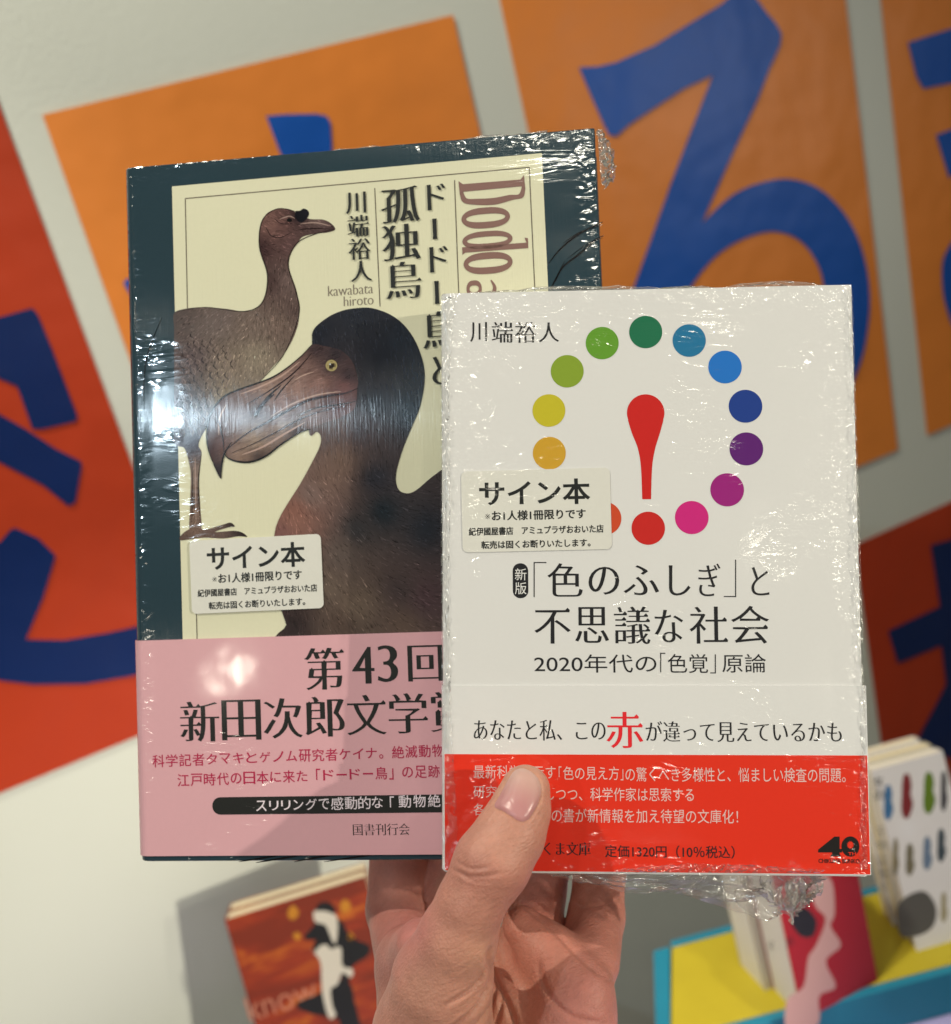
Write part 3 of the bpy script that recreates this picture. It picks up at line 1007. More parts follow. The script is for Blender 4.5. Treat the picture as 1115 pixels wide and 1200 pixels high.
wing = [(208, 392), (232, 386), (262, 400), (280, 428), (268, 456), (250, 480), (238, 512), (207, 514)]
fe = []
for r_i in range(13):
    for c_i in range(9):
        fx = 206 + c_i * 9.5 + (r_i % 2) * 4.7 + random.uniform(-1.5, 1.5); fy = 392 + r_i * 10 - c_i * 1.5 + random.uniform(-1.5, 1.5)
        L_ = 9 + 0.35 * r_i
        an = math.radians(62 + (fx - 206) * 0.35)
        ex_, ey_ = fx + math.cos(an) * L_, fy + math.sin(an) * L_
        if not (inside(wing, fx, fy) and inside(wing, ex_, ey_)):
            continue
        nx_, ny_ = -math.sin(an), math.cos(an)
        mid_ = ((fx + ex_) / 2 + nx_ * 3.2, (fy + ey_) / 2 + ny_ * 3.2)
        mi2 = ((fx + ex_) / 2 - nx_ * 3.2, (fy + ey_) / 2 - ny_ * 3.2)
        k_ = random.uniform(0.85, 1.15)
        fe.append((stroke_shape([(fx, fy), mid_, (ex_, ey_)], 1.5), (int(46 * k_), int(38 * k_), int(36 * k_))))
        fe.append((stroke_shape([(ex_, ey_), mi2, (fx, fy)], 1.1), (int(118 * k_), int(100 * k_), int(86 * k_))))
        fe.append((stroke_shape([(fx, fy), (ex_, ey_)], 0.7), (int(104 * k_), int(88 * k_), int(76 * k_))))



for nm, pts, wd in (('mouth_line', [(420, 455), (405, 461), (385, 464), (360, 470), (335, 483), (310, 497), (290, 508), (266, 527)], 2.6), ('nostril_line', [(322, 462), (312, 470), (304, 480), (299, 488)], 4.0), ('beak_crease', [(366, 414), (345, 437), (318, 457), (290, 474)], 1.6),
                    ('beak_crease', [(412, 475), (385, 480), (355, 490), (325, 506), (298, 520), (272, 531)], 1.4), ('beak_crease', [(252, 480), (258, 498), (262, 515), (263, 530)], 1.8)):
    painted(nm, stroke_shape(pts, wd), M_bl, 6.2 * L0, 0, None)
marks('wing_feathers', fe, 3.2 * L0)
ol = (34, 26, 26)
marks('bird_outline', [(stroke_shape([(393, 269), (372, 273.6), (349, 284.6), (338, 309), (347.6, 342.6), (350.3, 370), (332.7, 415.7), (305, 447)], 1.3), ol)], 3.3 * L0)
marks('bird_outline', [(stroke_shape([(205, 366), (240, 360), (286, 365), (308, 354), (314, 323), (304.5, 289), (308, 258), (326, 244.5), (348, 248)], 1.3), ol)], 3.3 * L0)
marks('head_lines', [(stroke_shape(p_, w_o), ol) for p_, w_o in (
    ([(322, 256), (330, 262), (345, 262)], 1.0), ([(312, 266), (318, 276), (330, 278), (342, 272)], 1.0))] +
    [(stroke_shape(p_, w_o), (150, 124, 106)) for p_, w_o in (([(352, 262.5), (370, 261), (388, 265)], 1.4), ([(328, 257), (339, 253.5), (346, 256)], 1.2))], 3.3 * L0)
marks('leg_lines', [(stroke_shape([(225, 540), (226, 570), (225, 612)], 0.9), ol), (stroke_shape([(236, 535), (233, 565), (235, 612)], 1.2), ol), (stroke_shape([(229, 536), (229.5, 566), (230, 612)], 1.6), (150, 124, 106))], 3.3 * L0)
marks('beak_outline', [(stroke_shape(p_, w_o), (26, 19, 20)) for p_, w_o in (
    ([(366, 404), (354, 417), (336, 432), (316, 444), (280, 457), (263, 465), (251, 479), (244.8, 495), (243, 515), (247, 534), (259, 560)], 2.0),
    ([(259.5, 560), (260.5, 545), (264, 531), (272, 518)], 2.0), ([(264, 532), (268, 537), (280, 541), (296, 541), (313, 534), (330, 521), (352, 507), (364, 503)], 2.2),
    ([(330, 452), (318, 462), (308, 474), (302, 488)], 2.4), ([(346, 440), (330, 458), (322, 470)], 1.5), ([(418, 470), (400, 474), (372, 478), (348, 488)], 1.5))] +
    [(stroke_shape(p_, w_o), (164, 134, 112)) for p_, w_o in (([(352, 424), (330, 441), (304, 454), (282, 462)], 2.2), ([(400, 459), (372, 463), (344, 473), (318, 488)], 1.8), ([(266, 474), (258, 490), (257, 510)], 2.0), ([(358, 495), (335, 508), (308, 524), (284, 533)], 2.4), ([(345, 446), (356, 440), (368, 436)], 1.4))], 6.0 * L0)
painted('eye_ring', circle(389, 428.5, 6.8, 30, 6.6), [(389, 428, (150, 134, 84))], 6.4 * L0, 0, None)
painted('eye_ring', circle(389, 428.5, 5.0, 30, 4.9), [(389, 428, (58, 46, 34))], 6.7 * L0, 0, None)
painted('pupil', circle(389.5, 428.7, 2.7, 20), [(389, 428, (12, 12, 14))], 7.0 * L0, 0, None)
painted('eye_glint', circle(387.5, 427, 1.0, 10), [(389, 428, (200, 200, 190))], 7.3 * L0, 0, None)
# loose ink strokes on the teal border, upper right and lower edge
M_inkd = dm('cover_black_ink', A(12, 20, 26), linen=True)
for pts, wd in (([(643, 309), (655, 294), (672, 279), (690, 268), (707, 260)], 2.2), ([(660, 285), (680, 272), (707, 263)], 1.2), ([(651, 330), (660, 313), (680, 297), (697, 282), (708, 276)], 2.4), ([(664, 304), (690, 285), (707, 279)], 1.0), ([(645, 340), (652, 326), (662, 306)], 1.6), ([(168, 470), (172, 420), (190, 372)], 1.2),
                ([(280, 1010), (305, 1006), (330, 1002)], 2.0), ([(300, 1011), (330, 1006), (355, 1002)], 2.2), ([(345, 1010), (370, 1005), (400, 1001)], 2.2), ([(380, 1010), (420, 1004), (450, 1000)], 2.0)):
    flat('ink_stroke', [dl(stroke_shape(pts, wd))], 2 * L0, M_inkd, dcov)

# --- lettering on the bird book
M_tink = dm('cover_title_ink', (0.009, 0.012, 0.013))
lettering('title_lettering', dpl, [
    ('孤', 469.5, 240, 45, 42, 'mingbold'), ('独', 470.5, 284, 45, 42, 'mingbold'), ('鳥', 473.5, 328.5, 42, 43, 'mingbold'),
    ('ド', 512, 231, 22, 30, 'mingbold'), ('ー', 510, 268.5, 5.5, 24, 'mingbold', 1), ('ド', 515, 304, 22, 30, 'mingbold'), ('ー', 512.5, 343, 5.5, 27, 'mingbold', 1), ('鳥', 516, 386.5, 41, 43, 'mingbold'), ('と', 520, 434, 26, 33, 'mingbold')], 7.6 * L0, M_tink, dcov)
lettering('author_lettering', dpl, [('川', 417.5, 238, 24, 25, 'mingbold'), ('端', 420.5, 265, 25, 25, 'mingbold'), ('裕', 422, 292, 26, 25, 'mingbold'), ('人', 424, 318, 25, 24, 'mingbold')], 7.6 * L0, M_tink, dcov)
lettering('roman_author_lettering', dpl, [('kawabata', 411, 339.5, 53, 12, 'mingmid'), ('hiroto', 420.5, 352, 35, 11.5, 'mingmid')], 2 * L0, dm('cover_grey_ink', A(112, 100, 80)), dcov)


def condensed(cx, x0, x1, y0, y1, ch):
    """one letter of the tall condensed roman, turned on its side: reads downwards, tops to the right"""
    ym, h_ = (y0 + y1) / 2, (y1 - y0)
    ell = lambda xa, xb, ya, yb: [((xa + xb) / 2 + (xb - xa) / 2 * math.copysign(abs(math.cos(t)) ** 0.75, math.cos(t)), (ya + yb) / 2 + (yb - ya) / 2 * math.sin(t)) for t in np.linspace(0, 2 * math.pi, 40, endpoint=False)]
    if ch == 'o':
        return [[ell(x0, x1, y0, y1), ell(x0 + 5.5, x1 - 5.5, ym - h_ * .19, ym + h_ * .19)[::-1]]]
    if ch == 'D':
        d = spline([(x0, y0 + 14), (x0 + 3, y0 + 24), (x0 + 15, y1 - 2), (x0 + 40, y1), (x0 + 62, y1 - 4), (x1 - 3, y0 + 24), (x1, y0 + 13)], 5, False)
        d2 = spline([(x0 + 4, y0 + 12), (x0 + 8, y0 + 20), (x0 + 20, y1 - 8.5), (x0 + 40, y1 - 8), (x0 + 58, y1 - 10), (x1 - 8, y0 + 20), (x1 - 4, y0 + 12)], 5, False)
        stem = [(x0 - 1, y0 - 1), (x0 + 4, y0 + 3), (x1 - 5, y0 + 3), (x1 - 1, y0 - 2), (x1, y0 + 15), (x1 - 5, y0 + 11), (x0 + 5, y0 + 12), (x0, y0 + 16)]
        return [[d + d2[::-1]], [stem]]
    if ch == 'd':
        o_ = condensed(cx, x0, x1 - 18, y0, y1 - 2, 'o')
        stem = [(x0 - 0.5, y1 - 6), (x1 - 2, y1 - 6), (x1 - 4, y1 - 12), (x1, y1 - 11), (x1, y1 + 0.5), (x0 + 3, y1 + 0.5), (x0 - 0.5, y1 + 3)]
        return o_ + [[stem]]
    if ch == 'a':
        o_ = [[ell(x0, x0 + 18, y0, y1), ell(x0 + 3.5, x0 + 14.5, ym - h_ * .2, ym + h_ * .2)[::-1]]]
        st = [stroke_shape([(x0, y1 + 1), (x0 + 14, y1 - 1), (x1 - 4, y1 - 2), (x1, ym), (x1 - 4, y0 + 1)], 5)]
        return o_ + [st]


M_brownt = dm('cover_brown_ink', A(120, 88, 74))
V, Fc = [], []
for ch, x0, x1, y0, y1 in (('D', 539, 616, 208, 238), ('o', 541, 598, 241, 265.5), ('d', 542, 619, 268, 291), ('o', 543.5, 601, 293.5, 319), ('a', 547, 580, 326, 346)):
    for shp in condensed(0, x0, x1, y0, y1, ch):
        # the letters follow the book's own axes: measured at the letter, laid square to them
        c0 = dpl.uv((x0 + x1) / 2, (y0 + y1) / 2 + 2)
        su, sv = dpl.size((x0 + x1) / 2, (y0 + y1) / 2)
        lp = [[(c0[0] + (x - (x0 + x1) / 2) * su, c0[1] - (y - (y0 + y1) / 2) * sv) for x, y in l] for l in shp]
        v, f = fill_loops(lp)
        o = len(V)
        V += [(a, b, 2.2 * L0 + 3e-5 * (shp is not None)) for a, b in v]
        Fc += [[i + o for i in q] for q in f]
mesh_obj('roman_title_lettering', V, Fc, M_brownt, dcov)

# --- the pink paper band
bt = dpl.uv(155, 751)[1]; bb = dpl.uv(162, 1003)[1]
V, Fc = wrap(DW + 0.0008, bb, bt, DT + 0.0008, 0.00025, 0.0033)
M_pink = dm('band_pink', A(197, 147, 139), speck=0.05)
dband = mesh_obj('paper_band', [(x, y, z + 0.0006) for x, y, z in V], Fc, M_pink, dodo)
ZB = 0.0006 + L0
M_bandk = dm('band_black_ink', (0.014, 0.014, 0.013))
lettering('award_lettering', dpl, [('第', 381, 783.5, 47, 49, 'mingbold'), ('4', 426.5, 779.5, 26, 43, 'mingbold'), ('3', 455, 777.5, 24, 43, 'mingbold'), ('回', 499, 777, 41, 42, 'mingbold')] +
          [(c, 235 + 48.8 * i, 845.3 - 1.95 * i, 46, 47, 'mingbold') for i, c in enumerate('新田次郎文学賞')], ZB, M_bandk, dband)
M_bandr = dm('band_crimson_ink', A(160, 30, 60))
lettering('summary_lettering', dpl, [(c, 186.9 + 15.57 * i - (4 if c == '。' else 0), 891.5 - 0.58 * i + (4.5 if c == '。' else 0), 15.6 * .9 * wk, 14.6 * hk, 'medium') for i, (c, wk, hk) in enumerate(
    [(ch, {'。': .35}.get(ch, .9 if ch in 'タマキとゲノムケイナ' else 1), {'。': .35}.get(ch, .85 if ch in 'タマキとゲノムケイナ' else 1)) for ch in '科学記者タマキとゲノム研究者ケイナ。絶滅動物'])] +
    [(c, 216 + 15.43 * i + {'「': 3.5, '」': -3.5}.get(c, 0), 914 - 0.55 * i + {'「': -1.5, '」': 1.5}.get(c, 0), 15.4 * .9 * wk, 14.6 * hk, 'medium') for i, (c, wk, hk) in enumerate(
    [(ch, {'「': .36, '」': .36, 'ー': .85}.get(ch, .9 if ch in 'のにたド' else 1), {'ー': .14, '「': .9, '」': .9}.get(ch, .85 if ch in 'のにたド' else 1)) for ch in '江戸時代の日本に来た「ドードー鳥」の足跡'])], ZB, M_bandr, dband)
pill_l = dl([(262, 948.5), (560, 936)]); r_ = 10.3 * dpl.size(300, 945)[1]
pc = (pill_l[0][1] + pill_l[1][1]) / 2
flat('black_label', [round_rect(dpl.uv(250, 948)[0], pc - r_, dpl.uv(690, 940)[0], pc + r_, r_ * 0.98)], ZB, M_bandk, dband)
M_bandw = dm('band_white_ink', A(205, 190, 180))
lettering('label_lettering', dpl, [(c, x / 2.858 + 140, 600 + (983 - (x - 478) * 0.031) / 2.858, (5 if c == '「' else 14.6 * wk), (13 if c == '「' else 14.8 * wk), 'medium') for c, x, wk in
          (('ス', 478, .85), ('リ', 520, .75), ('リ', 560, .75), ('ン', 602, .8), ('グ', 645, .9), ('で', 688, .85), ('感', 732, 1), ('動', 778, 1), ('的', 823, 1), ('な', 866, .9), ('「', 915, .55), ('動', 958, 1), ('物', 1007, 1), ('絶', 1056, 1), ('滅', 1104, 1))], ZB + L0, M_bandw, dband)
lettering('publisher_lettering', dpl, [('国書刊行会', 447.5, 971.5, 66.5, 13.5, 'mingmid')], ZB, M_bandk, dband)


# --- stickers on the film
def sticker(pl, parent, mk, corners, lines, z):
    q = pl.loop(corners)
    x0 = (q[0][0] + q[3][0]) / 2; x1 = (q[1][0] + q[2][0]) / 2
    y1 = (q[0][1] + q[1][1]) / 2; y0 = (q[2][1] + q[3][1]) / 2
    ang = math.atan2(q[1][1] - q[0][1] + q[2][1] - q[3][1], 2 * (x1 - x0))
    cx, cy = (x0 + x1) / 2, (y0 + y1) / 2
    rot = lambda p: (cx + (p[0] - cx) * math.cos(ang) - (p[1] - cy) * math.sin(ang), cy + (p[0] - cx) * math.sin(ang) + (p[1] - cy) * math.cos(ang))
    lp = [rot(p) for p in round_rect(x0, y0, x1, y1, 0.0014)]
    v, f = prism(lp, z - 8e-5, z)
    st = mesh_obj('sticker', v, f, mk('sticker_film', (0.89, 0.88, 0.83), alpha=0.90), parent)
    V, Fc = place_text(pl, lines)
    mesh_obj('sticker_lettering', [(*rot(p), z + 5e-5) for p in V], Fc, mk('sticker_black_ink', (0.010, 0.012, 0.012)), st)
    return st


sticker(dpl, dodo, dm, [(223, 633.5), (377, 626), (380, 712), (226, 720)], [
    ('サイン本', 301, 652, 115, 29, 'bold'), ('※お1人様1冊限りです', 302, 675.8, 105, 11.5, 'bold'),
    ('紀伊國屋書店　アミュプラザおおいた店', 302, 692, 140, 9, 'bold'), ('転売は固くお断りいたします。', 301.5, 707.3, 113, 9, 'bold')], 11 * L0)

# ------------------------------------------------------------------ the white pocket book (in front)
SW, SH, ST = 0.105, 0.148, 0.0135
spl = book_plane((-0.0622, 0.0627, -0.0078), (0.0437, 0.0165, 0.2918), SH)


def sm(name, col, **kw):
    return print_mat(name, col, SW, SH, 'small', **kw)


small = empty('paperback_book', spl.matrix(), 'white paperback with a ring of coloured dots and a red band, held in front', 'book')
M_cov = sm('cover_offwhite', A(200, 194, 174), speck=0.03)
V, Fc = wrap(SW, 0, SH, ST, 0.00045, 0.0024)
scov = mesh_obj('cover', V, Fc, M_cov, small)
v, f = box(-SW / 2 + 0.003, SW / 2 - 0.0004, 0.0003, SH - 0.0005, -ST + 0.0006, -0.0006)
mesh_obj('page_block', v, f, M_page_w, small)
su0 = spl.size(757, 500)[0]
for (x, y), c in zip(((757, 389), (808, 399), (850, 430), (874, 476), (875, 526), (852.5, 574), (811, 606.5), (760, 619), (709, 607.5), (668, 577), (644, 531), (643.5, 481), (665, 435), (706, 402)),
                     ((26, 108, 68), (30, 112, 140), (30, 112, 188), (22, 58, 124), (92, 20, 100), (154, 26, 108), (206, 34, 110), (200, 34, 28), (206, 72, 36), (206, 110, 60), (212, 154, 40), (196, 180, 36), (134, 156, 42), (98, 150, 40))):
    q = spl.uv(x, y)
    flat('colour_dot', [circle(q[0], q[1], 19.5 * su0, 56)], L0, sm('dot_ink', tuple(0.78 * v for v in A(*c))), scov)
M_redink = sm('exclamation_red', A(182, 28, 24))
hd = [(757 + 22 * math.cos(t), 484 + 22 * math.sin(t)) for t in np.linspace(math.radians(160), math.radians(380), 26)]
ex = hd + spline([(777.6, 493), (773.5, 508), (768, 526), (764.5, 548), (763.3, 585)], 5, False) + spline([(753, 585), (751.5, 548), (748, 526), (741, 508), (736.4, 493)], 5, False)
flat('exclamation_mark', [spl.loop(ex)], L0, M_redink, scov)
M_sk = sm('cover_black_ink_small', (0.010, 0.010, 0.014))
lettering('author_lettering', spl, [('川', 561, 389, 20, 23, 'ming'), ('端', 589, 389.3, 25, 24.5, 'ming'), ('裕', 616, 389.3, 25, 24.5, 'ming'), ('人', 643.5, 389.3, 24, 23, 'ming')], L0, M_sk, scov)


def c7(x, y):
    return 510 + x / 2.1442, 640 + y / 2.1442


def T(s, x0, x1, y0, y1, st):
    a, b = c7((x0 + x1) / 2, (y0 + y1) / 2)
    return (s, a, b, (x1 - x0) / 2.1442, (y1 - y0) / 2.1442, st)


lettering('title_lettering', spl, [
    T('色', 283, 371, 43, 127, 'ming'), T('の', 386, 463, 52, 122, 'ming'), T('ふ', 474, 563, 48, 123, 'ming'), T('し', 588, 642, 48, 124, 'ming'), T('ぎ', 662, 718, 44, 126, 'ming'), T('と', 795, 840, 52, 124, 'ming'),
    T('不', 250, 341, 155, 245, 'ming'), T('思', 352, 437, 153, 243, 'ming'), T('議', 450, 541, 152, 246, 'ming'), T('な', 552, 624, 160, 242, 'ming'), T('社', 640, 736, 152, 245, 'ming'), T('会', 744, 840, 150, 245, 'ming')], L0, M_sk, scov)


def bracket(x0, y0, x1, y1, op):
    th = 2.6
    p = [(x0, y0), (x1, y0), (x1, y0 + th), (x0 + th, y0 + th), (x0 + th, y1), (x0, y1)] if op else [(x1, y1), (x0, y1), (x0, y1 - th), (x1 - th, y1 - th), (x1 - th, y0), (x1, y0)]
    return spl.loop([c7(*q) for q in p])


flat('title_bracket', [bracket(248, 40, 280, 128, True)], L0, M_sk, scov)
flat('title_bracket', [bracket(726, 34, 757, 128, False)], L0, M_sk, scov)
lettering('subtitle_lettering', spl, [T('2020年代の', 249, 556, 272, 318, 'gothic'), T('色覚', 585, 686, 271, 319, 'gothic'), T('原論', 722, 832, 271, 318, 'gothic')], L0, M_sk, scov)
flat('title_bracket', [bracket(566, 268, 579, 317, True)], L0, M_sk, scov)
flat('title_bracket', [bracket(692, 272, 706, 320, False)], L0, M_sk, scov)
a, b = spl.uv(*c7(196, 131)), spl.uv(*c7(234, 43))
pill = flat('edition_label', [round_rect(a[0], a[1], b[0], b[1], (b[0] - a[0]) * 0.48, 8)], L0, M_sk, scov)
M_sw = sm('ink_white', A(214, 206, 190))
lettering('edition_lettering', spl, [T('新', 201, 230, 56, 86, 'gothic'), T('版', 201, 230, 91, 121, 'gothic')], 2 * L0, M_sw, scov)

# --- its paper band
bt = spl.uv(515.5, 804)[1] + 0.0001
V, Fc = wrap(SW + 0.0012, 0.0004, bt, ST + 0.0008, 0.0002, 0.0027)
sband = mesh_obj('paper_band', [(x + 0.0003, y, z + 0.0004) for x, y, z in V], Fc, sm('band_white', A(202, 196, 176), speck=0.03), small)
ZS = 0.0004 + L0
rl = spl.uv(516, 883.5)[1]
M_bred = sm('band_red', A(218, 44, 24), speck=0.04)
flat('red_area', [[(-SW / 2 + 0.0006, 0.0006), (SW / 2 + 0.0007, 0.0006), (SW / 2 + 0.0007, rl), (-SW / 2 + 0.0006, rl)]], ZS, M_bred, sband)
lettering('slogan_lettering', spl, [T('あなたと私、この', 97, 428, 436, 488, 'ming'), T('が違って見えているかも', 528, 1020, 440, 492, 'ming')], ZS, M_sk, sband)
lettering('red_slogan_letter', spl, [T('赤', 430, 523, 416, 507, 'ming')], ZS, sm('band_red_ink', A(206, 36, 40)), sband)
M_bw = sm('band_pale_ink', A(236, 170, 150))
lettering('blurb_lettering', spl, [T('最新科学が示す', 97, 303, 550, 584, 'gothic'), T('「', 311, 318, 553, 580, 'gothic'), T('色の見え方', 322, 462, 553, 587, 'gothic'), T('」', 466, 473, 560, 588, 'gothic'), T('の驚くべき多様性と、悩ましい検査の問題。', 477, 1029, 556, 592, 'gothic'), T('研究', 97, 156, 601, 631, 'gothic'), T('しつつ、科学作家は思索する', 279, 649, 606, 640, 'gothic'), T('各', 97, 126, 646, 676, 'gothic'), T('の書が新情報を加え待望の文庫化！', 292, 760, 660, 695, 'gothic')], ZS + L0, M_bw, sband)
lettering('series_lettering', spl, [T('ちくま文庫', 240, 391, 743, 776, 'mingbold')], ZS + L0, M_sk, sband)
lettering('price_lettering', spl, [T('定価1320円（10％税込）', 427, 752, 751, 783, 'medium')], ZS + L0, M_sk, sband)
M_logo = sm('logo_black', (0.008, 0.006, 0.006))
# the anniversary mark: slab 4, ring 0 with a toothed hole
four = [[c7(*q) for q in lp] for lp in ([(962, 762), (1003, 729), (1016, 729), (1016, 760), (1022, 760), (1022, 769), (1016, 769), (1016, 773), (1020, 779), (992, 779), (997, 773), (997, 769), (962, 769)], [(978, 760), (997, 744), (997, 760)])]
zero = [[c7(1043 + 22.5 * math.cos(t), 754 + 25.5 * math.sin(t)) for t in np.linspace(0, 2 * math.pi, 40, endpoint=False)],
        [c7(1043 + (9.5 if i % 2 else 6.5) * math.cos(t), 750 + (11 if i % 2 else 8) * math.sin(t)) for i, t in enumerate(np.linspace(0, 2 * math.pi, 24, endpoint=False))][::-1]]
lg = flat('anniversary_mark', [spl.loop(l) for l in four] + [spl.loop(l) for l in zero], ZS + L0, M_logo, sband)
lettering('anniversary_lettering', spl, [T('CHIKUMA BUNKO', 963, 1066, 785, 796, 'bold')], ZS + L0, M_logo, sband)
lettering('ordinal_lettering', spl, [T('TH', 1037, 1057, 768, 776, 'bold')], ZS + 2 * L0, M_bred, sband)
sticker(spl, small, sm, [(542, 552.5), (715.5, 548), (716.8, 643.4), (541.2, 647.8)], [
    ('サイン本', 627, 577, 130, 30, 'bold'), ('※お1人様1冊限りです', 627.5, 603.3, 118, 11.8, 'bold'),
    ('紀伊國屋書店　アミュプラザおおいた店', 628, 621.3, 158, 9.6, 'bold'), ('転売は固くお断りいたします。', 627.5, 637.3, 128, 9.4, 'bold')], 4 * L0)


# ------------------------------------------------------------------ loose shrink film
def film_mat(haze=0.23, shine=0.10):
    m = bpy.data.materials.new('clear_film')
    m.use_nodes = True
    nt = m.node_tree
    nt.nodes.clear()
    out = N(nt, 'ShaderNodeOutputMaterial')
    tr = N(nt, 'ShaderNodeBsdfTransparent'); tr.inputs[0].default_value = (0.97, 0.972, 0.97, 1)
    gl = N(nt, 'ShaderNodeBsdfGlossy'); gl.inputs['Roughness'].default_value = 0.17; gl.inputs[0].default_value = (1, 1, 1, 1)
    tl = N(nt, 'ShaderNodeBsdfTranslucent'); tl.inputs[0].default_value = (0.8, 0.8, 0.78, 1)
    df = N(nt, 'ShaderNodeBsdfDiffuse'); df.inputs[0].default_value = (0.75, 0.75, 0.73, 1)
    lw = N(nt, 'ShaderNodeLayerWeight'); lw.inputs[0].default_value = 0.35
    tc = N(nt, 'ShaderNodeTexCoord')
    bp = N(nt, 'ShaderNodeBump'); bp.inputs['Distance'].default_value = 0.0006
    nt.links.new(noise_node(nt, tc.outputs['Object'], 420.0, 3.0, 0.6), bp.inputs['Height'])
    nt.links.new(bp.outputs[0], gl.inputs['Normal'])
    md = N(nt, 'ShaderNodeMixShader'); md.inputs[0].default_value = 0.5
    nt.links.new(df.outputs[0], md.inputs[1]); nt.links.new(tl.outputs[0], md.inputs[2])
    m0 = N(nt, 'ShaderNodeMixShader'); m0.inputs[0].default_value = haze
    nt.links.new(tr.outputs[0], m0.inputs[1]); nt.links.new(md.outputs[0], m0.inputs[2])
    m1 = N(nt, 'ShaderNodeMixShader')
    fc = math_node(nt, 'MULTIPLY_ADD', lw.outputs['Fresnel'], 0.5, shine, clamp=True)
    nt.links.new(fc, m1.inputs[0])
    nt.links.new(m0.outputs[0], m1.inputs[1]); nt.links.new(gl.outputs[0], m1.inputs[2])
    nt.links.new(m1.outputs[0], out.inputs[0])
    return m


M_film = film_mat()
M_film_edge = film_mat(0.05, 0.05)
from mathutils import noise as mn


def film_strip(pl, parent, edge, hang, depth, z0, nu=150, nv=16, seed=0.0, amp=0.0022, name='shrink_film', fr=1.0, mat=None):
    """edge: photo pixels along the book's edge; hang: px height of the loose film at each; depth: how far it reaches back (m)"""
    pts = [pl.uv(*p) for p in edge]
    tt = np.linspace(0, 1, len(pts))
    V, Fc = [], []
    for i in range(nu + 1):
        t = i / nu
        bx = np.interp(t, tt, [p[0] for p in pts]); by = np.interp(t, tt, [p[1] for p in pts])
        hx = np.interp(t, tt, [h[0] for h in hang]); hy = np.interp(t, tt, [h[1] for h in hang])
        su, sv = pl.size(*edge[0])
        for j in range(nv + 1):
            s = j / nv
            q = Vector((t * 5.5 * fr + seed + s * 0.8, s * 1.1 + seed - t * 1.2, 0.3))
            n1 = mn.noise(q * 1.5); n2 = 1 - 3 * abs(mn.noise(q * 2.6 + Vector((7, 1, 2)))); n3 = 1 - 3 * abs(mn.noise(q * 1.7 + Vector((3, 9, 1))))
            k = min(1, s * 3)
            V.append((bx + hx * su * s + k * amp * 0.5 * n2, by - hy * sv * s * (1 + 0.25 * n1) + k * amp * 0.35 * n3,
                      z0 - depth * s + k * amp * (n1 * 1.1 + 0.6 * n2 + 0.5 * n3)))
    for i in range(nu):
        for j in range(nv):
            a = i * (nv + 1) + j
            Fc.append([a, a + 1, a + nv + 2, a + nv + 1])
    return mesh_obj(name, V, Fc, mat or M_film, parent, True)


film_strip(spl, small, [(640, 1024), (700, 1024), (770, 1025), (850, 1025), (900, 1025), (935, 1025), (965, 1025)], [(2, 10), (0, 26), (2, 34), (0, 40), (4, 54), (-6, 62), (2, 30)], 0.006, -0.0020, seed=1.0, amp=0.0030)
film_strip(spl, small, [(690, 1024), (800, 1025), (880, 1025), (915, 1025), (945, 1025), (970, 1025)], [(0, 14), (4, 28), (20, 46), (12, 66), (-14, 58), (-8, 26)], 0.002, -0.0070, seed=5.0, amp=0.0036)
film_strip(spl, small, [(517, 346), (600, 344), (680, 341), (760, 339), (840, 338), (930, 336), (998, 336)], [(0, -3), (0, -9), (0, -10), (2, -5), (0, -7), (0, -8), (0, -2)], 0.004, -0.0008, seed=9.0, amp=0.0016, nv=8)
film_strip(spl, small, [(516.5, 348), (516.8, 460), (517, 570), (517.3, 700), (517.6, 860), (518, 1018)], [(16, 0), (9, 0), (11, 0), (8, 0), (12, 0), (20, 0)], -0.0001, 0.0006, nu=320, nv=6, seed=31.0, amp=0.00065, fr=6.0, mat=M_film_edge)
film_strip(spl, small, [(999, 340), (1003, 480), (1008, 640), (1013, 800), (1016.5, 1018)], [(-7, 0), (-5, 0), (-9, 0), (-6, 0), (-9, 0)], -0.0001, 0.0006, nu=320, nv=6, seed=37.0, amp=0.0005, fr=6.0, mat=M_film_edge)
film_strip(spl, small, [(720, 1022), (800, 1022), (880, 1022), (960, 1022)], [(0, -4), (4, -12), (2, -9), (6, -4)], -0.0002, 0.0010, nu=260, nv=8, seed=47.0, amp=0.0005, fr=4.0, mat=M_film_edge)
film_strip(dpl, dodo, [(700, 148), (701.5, 170), (703, 190), (704.5, 212)], [(4, 0), (14, -2), (16, 4), (3, 2)], 0.006, -0.002, nu=60, seed=21.0, amp=0.0022)
film_strip(dpl, dodo, [(148, 198), (240, 190), (330, 182), (430, 172), (540, 162), (640, 153)], [(0, -2), (0, -3), (0, -4), (0, -3), (0, -4), (0, -2)], 0.004, -0.001, seed=25.0, amp=0.0012, nv=6)

# ------------------------------------------------------------------ the hand
HC = []                          # chains in camera space: point + radius, metres


def hp(px, py, d, r):
    v_ = ray(px, py) * d
    return (v_.x, v_.y, v_.z, r / 1000)


